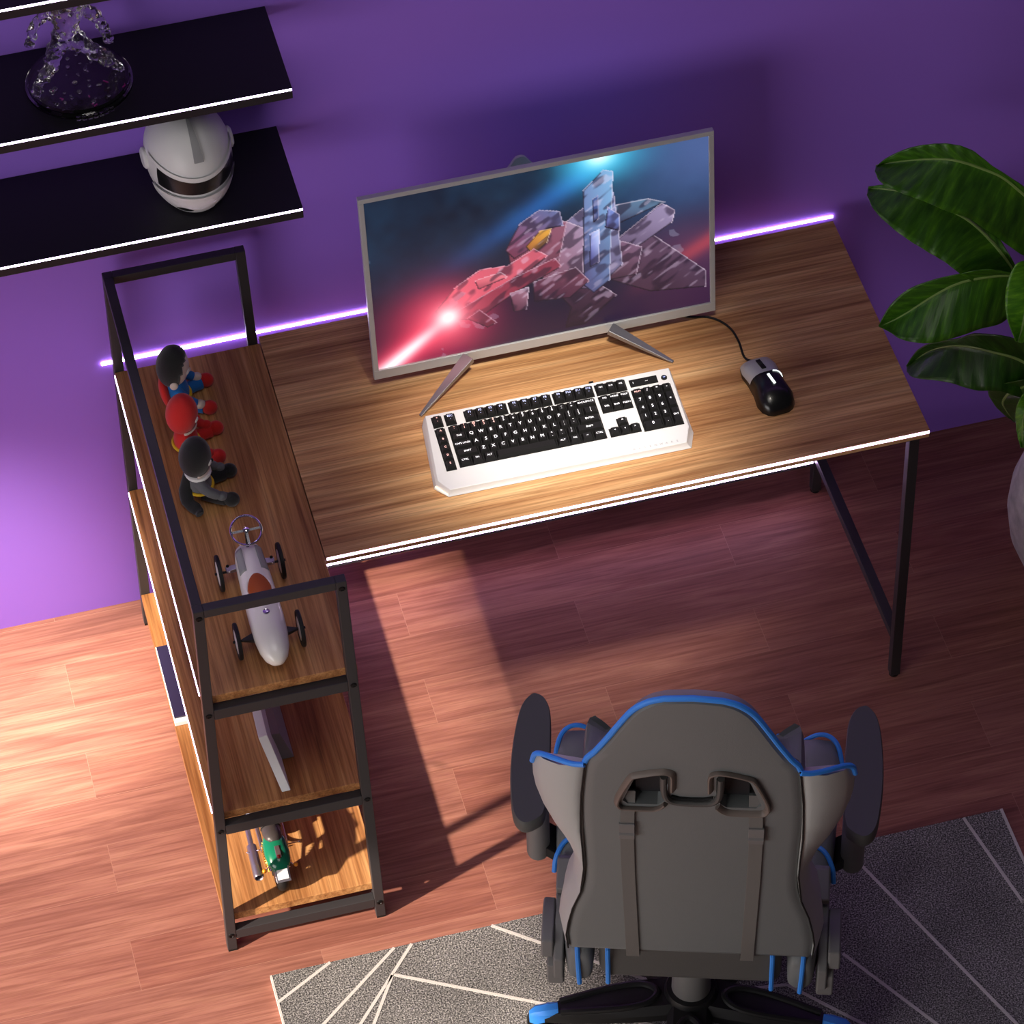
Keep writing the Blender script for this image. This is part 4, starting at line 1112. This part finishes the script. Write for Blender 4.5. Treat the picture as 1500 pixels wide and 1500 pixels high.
# wings
wl = [((-.171, .652, 0), (-.2555, .598, .050)), ((-.173, .630, 0), (-.2605, .566, .050)), ((-.176, .590, 0), (-.2605, .530, .050)), ((-.179, .55, 0), (-.257, .49, .050)), ((-.181, .49, 0), (-.246, .43, .050)),
      ((-.182, .43, 0), (-.2275, .363, .050)), ((-.180, .36, 0), (-.207, .305, .050)), ((-.179, .30, 0), (-.1985, .26, .052)), ((-.186, .215, 0), (-.203, .20, .052)), ((-.201, .155, 0), (-.2185, .145, .052)), ((-.209, .104, 0), (-.2255, .095, .052)), ((-.2135, .058, 0), (-.229, .05, .05)), ((-.211, .010, 0), (-.224, .004, .045))]
for s in (-1, 1):
    bm = BM(); L = []
    for (a, b, n), (c, d, e) in wl:
        wgt = min(1, abs(c-a)/.06); lowr = sm(.30, .60, b)
        pts = [(a, b, n+.003), (a*.8+c*.2, b*.8+d*.2, n+.2*e-.008*wgt), (a*.5+c*.5, b*.5+d*.5, .5*e-.013*wgt), (a*.18+c*.82, b*.18+d*.82, .82*e-.009*wgt), (c, d, e), (c+.004, d-.050*lowr, e+.03), (c+.02*wgt, d-.085*lowr, e+.048), (a+.012, b-.135*lowr, .085), (a+.02, b-.075*lowr, .05)]
        L.append([BK(-s*r, q, m) for r, q, m in pts])
    loft(bm, L); obj('side_wing', bm, M['chair_lit'] if s < 0 else M['chair_lit'], ch, smooth=True, autosmooth=75)
    bm = BM(); tube(bm, [BK(-s*a, b, n+.001) for (a, b, n), _ in wl], .0016, 6); obj('seam', bm, M['rubber'], ch, smooth=True)
    bm = BM(); tube(bm, catmull([BK(-s*r, q, n) for r, q, n in ((-.172, .650, .000), (-.192, .641, .006), (-.220, .628, .022), (-.243, .610, .040), (-.2555, .594, .048), (-.2605, .570, .050))], 5), .0048, 10); obj('wing_piping', bm, M['chair_blue'], ch, smooth=True)
# top piping
tp = [p for p in outl if p[1] > .645]
bm = BM(); tube(bm, [BK(r, q, .006) for r, q in tp], .0052, 10); obj('top_piping', bm, M['chair_blue'], ch, smooth=True)
# harness straps and buckles
for s in (-1, 1):
    bm = BM(); A = []
    for r, q, n in ((.103, .550, .012), (.1035, .530, .002), (.104, .508, -.006), (.1055, .42, -.0045), (.1045, .30, -.0045), (.1015, .15, -.0045), (.0985, .0, -.005), (.098, -.012, .004), (.098, -.012, .02)):
        A.append([BK(s*(r-.0115), q, n), BK(s*(r+.0115), q, n), BK(s*(r+.0115), q, n+.0022), BK(s*(r-.0115), q, n+.0022)])
    loft(bm, A); st = obj('harness_strap', bm, M['strap'], ch, bevel=.0005)
    bm = BM(); loft(bm, [[BK(s*(.1055+a), q, n) for a, n in ((-.0128, -.004), (.0128, -.004), (.0128, h), (-.0128, h))] for q, h in ((.475, -.0085), (.472, -.010), (.452, -.0115), (.448, -.008), (.444, -.012), (.430, -.011), (.427, -.0075))]); obj('buckle', bm, M['chair_plastic'], st, bevel=.0006)
# seat
def rbox(bm, r0, r1, f0, f1, z0, z1):
    loft(bm, [[CH(r, f, z0) for r, f in ((r0, f0), (r1, f0), (r1, f1), (r0, f1))], [CH(r, f, z1) for r, f in ((r0, f0), (r1, f0), (r1, f1), (r0, f1))]])
bm = BM(); rbox(bm, -.160, .160, -.248, .222, .355, .468); obj('seat', bm, M['chair_dk'], ch, bevel=.022, seg=4)
for s in (-1, 1):
    bm = BM(); L = []
    for f, ri, ro, z0, z1 in ((-.252, .176, .208, .360, .425), (-.243, .170, .215, .350, .440), (-.20, .168, .224, .345, .455), (-.06, .168, .244, .36, .485), (.05, .168, .252, .37, .505), (.14, .168, .260, .38, .515), (.185, .168, .256, .385, .510), (.204, .176, .244, .40, .485)):
        lp = []
        for k in range(16):
            t = 2*PI*k/16; c, sn = math.cos(t), math.sin(t)
            lp.append(CH(s*((ri+ro)/2+(ro-ri)/2*math.copysign(abs(c)**.6, c)), f, (z0+z1)/2+(z1-z0)/2*math.copysign(abs(sn)**.6, sn)))
        L.append(lp)
    loft(bm, L); bol = obj('seat_bolster', bm, M['chair'], ch, smooth=True, autosmooth=70)
    for path in (((.193, -.258, .355), (.195, -.256, .40), (.197, -.245, .440), (.20, -.22, .452)), ((.200, -.035, .490), (.215, -.040, .491), (.232, -.052, .486), (.244, -.072, .470), (.247, -.085, .445)), ((.258, .10, .47), (.257, .145, .492), (.250, .172, .508), (.236, .188, .514), (.218, .194, .513), (.200, .194, .503), (.182, .190, .485), (.172, .18, .46))):
        bm = BM(); tube(bm, catmull([CH(s*r, f, z) for r, f, z in path], 5), .0045, 8); obj('bolster_piping', bm, M['chair_blue'], bol, smooth=True)
    bm = BM(); tube(bm, catmull([CH(s*r, f, z) for r, f, z in ((.143, -.252, .352), (.143, -.254, .41), (.143, -.247, .465), (.143, -.1, .473), (.143, .19, .473), (.143, .218, .462), (.143, .22, .40))], 5), .0045, 8); obj('seat_piping', bm, M['chair_blue'], ch, smooth=True)
    # recline hinge cover
    bm = BM()
    def hp(pts, r0, r1): extr(bm, [CH(s*r0, f, z) for f, z in pts], RV*(s*(r1-r0)))
    hp([(-.245, .345), (-.245, .40), (-.19, .44), (-.10, .46), (-.06, .44), (-.10, .38), (-.19, .33)], .222, .240)
    hp([(-.235, .395), (-.225, .43), (-.165, .45), (-.135, .44), (-.15, .40), (-.20, .385)], .240, .262)
    hp([(-.14, .455), (-.145, .475), (-.09, .495), (-.075, .485), (-.085, .455)], .212, .240)
    hp([(-.235, .315), (-.240, .375), (-.20, .40), (-.17, .36)], .222, .252)
    obj('recline_hinge', bm, M['chair_plastic'], ch, bevel=.004)
# armrests
pad_o = [(-.298, .146), (-.314, .120), (-.3225, .06), (-.3245, -.016), (-.319, -.085), (-.312, -.122), (-.300, -.140), (-.286, -.143), (-.268, -.132), (-.258, -.115), (-.2545, -.06), (-.2555, .003), (-.2585, .07), (-.263, .112), (-.274, .138), (-.286, .147)]
sp = catmull([(a, b, 0) for a, b in pad_o], 3, True)
pc = Vector((-.289, 0, 0))
for s in (-1, 1):
    bm = BM(); L = []
    for k, z in ((.90, .630), (.985, .634), (1.0, .642), (1.0, .650), (.985, .657), (.93, .661)):
        L.append([CH(-s*(pc.x+(p.x-pc.x)*k), p.y*(1-(1-k)*.3), z) for p in sp])
    loft(bm, L); ap_ = obj('armrest_pad', bm, M['arm_pad'], ch, smooth=True, autosmooth=50)
    bm = BM(); loft(bm, [[CH(s*(.280+.021*math.cos(t)), -.012+.026*math.sin(t), z) for t in [2*PI*k/20 for k in range(20)]] for z in (.412, .418, .56)]); obj('armrest_post', bm, M['chair_plastic'], ch, smooth=True)
    bm = BM(); loft(bm, [[CH(s*(.280+.016*math.cos(t)), -.010+.020*math.sin(t), z) for t in [2*PI*k/20 for k in range(20)]] for z in (.55, .632)]); obj('armrest_slider', bm, M['chair_black'], ch, smooth=True)
    bm = BM(); tube(bm, [CH(s*.282, -.03, .432), CH(s*.20, -.02, .36), CH(s*.10, -.02, .335)], .001, 4); bm.clear()
    bar(bm, CH(s*.285, 0, .445), CH(s*.20, 0, .37), .060, .020); bar(bm, CH(s*.21, 0, .365), CH(s*.08, 0, .345), .060, .016); obj('armrest_bracket', bm, M['chair_black'], ch, bevel=.002)
# mechanism, column, star base
HF = -.10
bm = BM(); rbox(bm, -.09, .09, -.16, .08, .325, .354); obj('tilt_plate', bm, M['chair_black'], ch, bevel=.003)
bm = BM(); lathe(bm, [(0, .034), (.004, .036), (.10, .033), (.10, .026), (.20, .026)], CH(0, HF, .128), (0, 0, 1), 28); obj('gas_lift', bm, M['chair_plastic'], ch, smooth=True)
bm = BM(); lathe(bm, [(0, .045), (.035, .050), (.045, .045), (.045, 0)], CH(0, HF, .085), (0, 0, 1), 28); obj('base_hub', bm, M['chair_black'], ch, smooth=True)
for a in (-90, -8, -172, 54, 126):
    d = RV*math.cos(R_(a))+FV_*math.sin(R_(a)); o_ = CH(0, HF, 0); sd = Vector((-d.y, d.x, 0))
    bm = BM()
    L = []
    for q, w, zt, h in ((.02, .084, .122, .036), (.09, .082, .117, .032), (.17, .066, .106, .028), (.235, .044, .095, .024), (.275, .026, .087, .020)):
        L.append([o_+d*q+sd*(w/2*x)+Vector((0, 0, zt-h*z)) for x, z in ((-1, 1), (1, 1), (1.0, .45), (.72, 0), (-.72, 0), (-1.0, .45))])
    loft(bm, L)
    tube(bm, catmull([o_+d*.24+sd*.012+Vector((0, 0, .0955)), o_+d*.14+sd*.024+Vector((0, 0, .1105)), o_+d*.085+sd*.021+Vector((0, 0, .117)), o_+d*.062+Vector((0, 0, .120)), o_+d*.085-sd*.021+Vector((0, 0, .117)), o_+d*.14-sd*.024+Vector((0, 0, .1105)), o_+d*.24-sd*.012+Vector((0, 0, .0955))], 5), .0065, 8)
    bl = obj('base_leg', bm, M['chair_black'], ch, smooth=True)
    bm = BM(); L = []
    for q, w, z0, z1 in ((.245, .026, .076, .098), (.262, .029, .070, .0965), (.287, .026, .062, .092), (.298, .014, .062, .084)):
        L.append([o_+d*q+sd*(w/2*x)+Vector((0, 0, z)) for x, z in ((-1, z0), (1, z0), (1, z1-.006), (.5, z1), (-.5, z1), (-1, z1-.006))])
    loft(bm, L); obj('end_cap', bm, M['chair_blue'], bl, smooth=True)
    bm = BM()
    c0 = o_+d*.277+Vector((0, 0, .0385))
    for k in (-1, 1): cyl(bm, c0+sd*k*.006, c0+sd*k*.020, .025, n=24)
    cyl(bm, c0-sd*.006, c0+sd*.006, .008); cyl(bm, c0+Vector((0, 0, .01)), c0+Vector((0, 0, .036)), .006)
    obj('caster', bm, M['rubber'], bl, smooth=True)

# ------------------------------------------------------------------ potted plant
pt = thing('potted_plant', 'green broad-leaved plant in a grey concrete pot right of the desk', 'plant', (1.864, -.396, 0))
PCX, PCY = 1.864, -.396
bm = BM(); lathe(bm, [(0, 0), (0, .082), (.008, .092), (.05, .122), (.12, .149), (.19, .1595), (.25, .156), (.30, .143), (.335, .130), (.338, .124), (.330, .118), (.30, .128), (.28, .13), (.28, 0)], (PCX, PCY, 0), (0, 0, 1), 56); obj('pot', bm, M['concrete'], pt, smooth=True)
bm = BM(); lathe(bm, [(0, .129), (.006, .12), (.010, .06), (.012, 0)], (PCX, PCY, .285), (0, 0, 1), 32); obj('soil', bm, M['soil'], pt, smooth=True)
LEAVES = {"L1":[[[1.414,-0.265,1.127],[1.412,-0.271,1.132],[1.401,-0.295,1.144]],[[1.442,-0.278,1.14],[1.433,-0.274,1.152],[1.403,-0.324,1.141]],[[1.488,-0.291,1.146],[1.47,-0.28,1.17],[1.435,-0.348,1.128]],[[1.523,-0.303,1.149],[1.506,-0.289,1.178],[1.475,-0.367,1.113]],[[1.553,-0.316,1.148],[1.542,-0.301,1.18],[1.512,-0.381,1.093]],[[1.596,-0.329,1.13],[1.577,-0.317,1.17],[1.56,-0.388,1.064]],[[1.633,-0.342,1.11],[1.613,-0.337,1.139],[1.614,-0.39,1.006]],[[1.672,-0.354,1.069],[1.669,-0.358,1.092],[1.671,-0.388,0.943]],[[1.736,-0.367,0.993],[1.732,-0.381,1.022],[1.738,-0.384,0.891]],[[1.791,-0.38,0.901],[1.785,-0.395,0.922],[1.78,-0.395,0.909]]],"L2":[[[1.432,-0.185,0.992],[1.43,-0.191,1.004],[1.419,-0.215,1.007]],[[1.45,-0.213,1.012],[1.454,-0.207,1.017],[1.42,-0.262,1.007]],[[1.492,-0.241,1.016],[1.5,-0.228,1.026],[1.453,-0.303,0.981]],[[1.534,-0.269,1.004],[1.548,-0.254,1.024],[1.497,-0.333,0.952]],[[1.588,-0.296,0.975],[1.601,-0.286,0.985],[1.528,-0.354,0.934]],[[1.628,-0.324,0.936],[1.643,-0.323,0.939],[1.556,-0.367,0.908]],[[1.668,-0.352,0.877],[1.667,-0.363,0.896],[1.622,-0.374,0.845]],[[1.706,-0.38,0.8],[1.701,-0.395,0.818],[1.692,-0.395,0.807]]],"L3":[[[1.411,-0.345,0.787],[1.407,-0.351,0.797],[1.418,-0.375,0.803]],[[1.455,-0.351,0.812],[1.429,-0.344,0.836],[1.438,-0.403,0.801]],[[1.51,-0.357,0.853],[1.463,-0.342,0.868],[1.48,-0.421,0.798]],[[1.553,-0.362,0.878],[1.506,-0.349,0.888],[1.529,-0.425,0.802]],[[1.594,-0.368,0.888],[1.551,-0.363,0.905],[1.583,-0.417,0.803]],[[1.647,-0.374,0.887],[1.602,-0.383,0.923],[1.641,-0.4,0.794]],[[1.686,-0.38,0.871],[1.674,-0.395,0.899],[1.681,-0.395,0.861]]],"L4":[[[1.634,-0.485,0.821],[1.627,-0.491,0.831],[1.627,-0.515,0.85]],[[1.649,-0.464,0.836],[1.621,-0.455,0.856],[1.655,-0.519,0.872]],[[1.663,-0.443,0.875],[1.624,-0.428,0.882],[1.675,-0.508,0.908]],[[1.679,-0.422,0.913],[1.634,-0.413,0.922],[1.696,-0.477,0.935]],[[1.7,-0.401,0.934],[1.658,-0.407,0.951],[1.717,-0.431,0.927]],[[1.739,-0.38,0.893],[1.723,-0.395,0.922],[1.738,-0.395,0.892]]],"L5":[[[1.53,-0.205,0.506],[1.525,-0.211,0.516],[1.519,-0.235,0.524]],[[1.558,-0.234,0.568],[1.539,-0.227,0.571],[1.516,-0.286,0.559]],[[1.586,-0.263,0.605],[1.562,-0.249,0.609],[1.566,-0.327,0.574]],[[1.615,-0.292,0.626],[1.599,-0.279,0.639],[1.614,-0.355,0.566]],[[1.654,-0.322,0.63],[1.627,-0.317,0.682],[1.658,-0.37,0.566]],[[1.701,-0.351,0.623],[1.701,-0.36,0.681],[1.715,-0.376,0.536]],[[1.75,-0.38,0.588],[1.746,-0.395,0.621],[1.741,-0.395,0.584]]],"L6":[[[1.761,-0.235,0.309],[1.753,-0.241,0.319],[1.75,-0.265,0.344]],[[1.723,-0.271,0.39],[1.706,-0.26,0.394],[1.722,-0.331,0.451]],[[1.696,-0.308,0.463],[1.668,-0.294,0.485],[1.706,-0.37,0.524]],[[1.695,-0.344,0.529],[1.659,-0.345,0.557],[1.708,-0.381,0.552]],[[1.71,-0.38,0.577],[1.698,-0.395,0.613],[1.711,-0.395,0.581]]],"L7":[[[1.69,-0.435,0.463],[1.683,-0.441,0.471],[1.682,-0.465,0.497]],[[1.693,-0.421,0.489],[1.686,-0.41,0.485],[1.688,-0.481,0.552]],[[1.7,-0.407,0.53],[1.686,-0.394,0.526],[1.697,-0.47,0.594]],[[1.715,-0.394,0.556],[1.695,-0.395,0.569],[1.716,-0.431,0.583]],[[1.735,-0.38,0.57],[1.72,-0.395,0.595],[1.737,-0.395,0.579]]]}
LM = {'L1': 'leaf', 'L2': 'leaf', 'L3': 'leaf', 'L4': 'leaf_bright', 'L5': 'leaf_dark', 'L6': 'leaf_dark', 'L7': 'leaf_bright'}
def leaf(rows, m):
    mid = catmull([r[0] for r in rows], 6); up = catmull([r[1] for r in rows], 6); lo = catmull([r[2] for r in rows], 6)
    n = len(mid); bm = BM(); uvl = bm.loops.layers.uv.new('UVMap'); K = 7
    G = []
    for i in range(n):
        row = []
        for j in range(2*K+1):
            t = (j-K)/K
            e = up[i] if t < 0 else lo[i]
            p = mid[i].lerp(e, abs(t))
            nrm = Vector((-.15, -.65, .75))
            p = p+nrm*(.016*(1-(1-abs(t)*1.6)**2 if abs(t) < .62 else 1-(abs(t)-.62)*1.2)*(up[i]-lo[i]).length*4*.35)
            p = p+nrm*.0022*math.sin(i*1.7+j*.3)*abs(t)
            row.append(bm.verts.new(p))
        G.append(row)
    for i in range(n-1):
        for j in range(2*K):
            f = bm.faces.new([G[i][j], G[i+1][j], G[i+1][j+1], G[i][j+1]])
            for l, (a, b) in zip(f.loops, ((i, j), (i+1, j), (i+1, j+1), (i, j+1))):
                l[uvl].uv = (a/n+.25*abs(b-K)/K*.3, abs(b-K)/K)
    o = obj('leaf', bm, m, pt, smooth=True, autosmooth=180)
    md = o.modifiers.new('s', 'SOLIDIFY'); md.thickness = .0012
    bm = BM(); nv = Vector((-.15, -.65, .75))
    tube(bm, [p+nv*.0012 for p in mid], [.0012+.0035*i/n for i in range(n)], 8); obj('midrib', bm, M['vein'], o, smooth=True)
    e0 = mid[-1]
    tr = Vector((PCX+random.uniform(-.03, .03), PCY+random.uniform(-.02, .02), .29))
    bm = BM(); tube(bm, catmull([e0, e0.lerp(tr, .35)+Vector((.03, 0, max(0, .10*(e0.z-.5)))), e0.lerp(tr, .7)+Vector((.02, 0, .02)), tr], 5), [.0052+.006*i/15 for i in range(16)], 10); obj('leaf_stalk', bm, M['stem'], pt, smooth=True)
for k, rows in LEAVES.items(): leaf(rows, M[LM[k]])

# ------------------------------------------------------------------ camera
fw = Vector((0.1513627, 0.64924453, -0.74536626)); rt = Vector((0.96716711, -0.25300778, -0.02397599)); up = Vector((0.20414974, 0.71726466, 0.6662239))
cam = bpy.data.cameras.new('camera'); co = bpy.data.objects.new('camera', cam); C.objects.link(co)
co.matrix_world = Matrix(((rt.x, up.x, -fw.x, -0.38924601), (rt.y, up.y, -fw.y, -4.97289013), (rt.z, up.z, -fw.z, 5.79838717), (0, 0, 0, 1)))
cam.sensor_width = 36; cam.lens = 131.0613; cam.clip_end = 60
sc.camera = co

# ------------------------------------------------------------------ light
def light(kind, name, loc, energy, col, **kw):
    l = bpy.data.lights.new(name, kind); l.energy = energy; l.color = col
    o = bpy.data.objects.new(name, l); C.objects.link(o); o.location = loc
    for k, v in kw.items():
        if k == 'to': o.rotation_euler = (Vector(v)-Vector(loc)).to_track_quat('-Z', 'Y').to_euler()
        else: setattr(l, k, v)
    return o
az, el = R_(19), R_(29.5)
sd_ = Vector((math.cos(az)*math.cos(el), math.sin(az)*math.cos(el), -math.sin(el)))
so_ = light('SUN', 'low_sun', (-4, -2, 3), 9.5, (1.0, .84, .69), angle=R_(1.6))
so_.rotation_euler = sd_.to_track_quat('-Z', 'Y').to_euler()
# daylight from the window opening
light('AREA', 'window_daylight', (-2.58, -3.2, 1.5), 52, (1.0, .96, .95), shape='RECTANGLE', size=2.6, size_y=1.5, to=(.6, -.9, .7))
# ceiling spot over the desk
light('SPOT', 'desk_spot', (.72, -1.25, 2.8), 265, (1.0, .91, .79), spot_size=R_(20.5), spot_blend=1.0, shadow_soft_size=.12, to=(.79, -.40, .74))
# added warm spot high up, no fitting there, brightens the floor at left
light('SPOT', 'added_floor_spot', (-.52, -.50, 2.2), 640, (1.0, .93, .74), spot_size=R_(25), spot_blend=1.0, shadow_soft_size=.10, to=(-.34, -.10, 0))
# dim fill added overhead, not a fitting of the room
light('AREA', 'overhead_fill', (.2, -1.6, 3.2), 7, (1.0, .94, .90), shape='DISK', size=1.0, to=(.3, -.9, 0))

w = bpy.data.worlds.new('room_ambient'); sc.world = w; w.use_nodes = True
w.node_tree.nodes['Background'].inputs[0].default_value = (.60, .58, .62, 1)
w.node_tree.nodes['Background'].inputs[1].default_value = .055
sc.view_settings.view_transform = 'Standard'; sc.view_settings.look = 'None'
sc.view_settings.exposure = .18; sc.view_settings.gamma = 1; sc.view_settings.use_curve_mapping = False
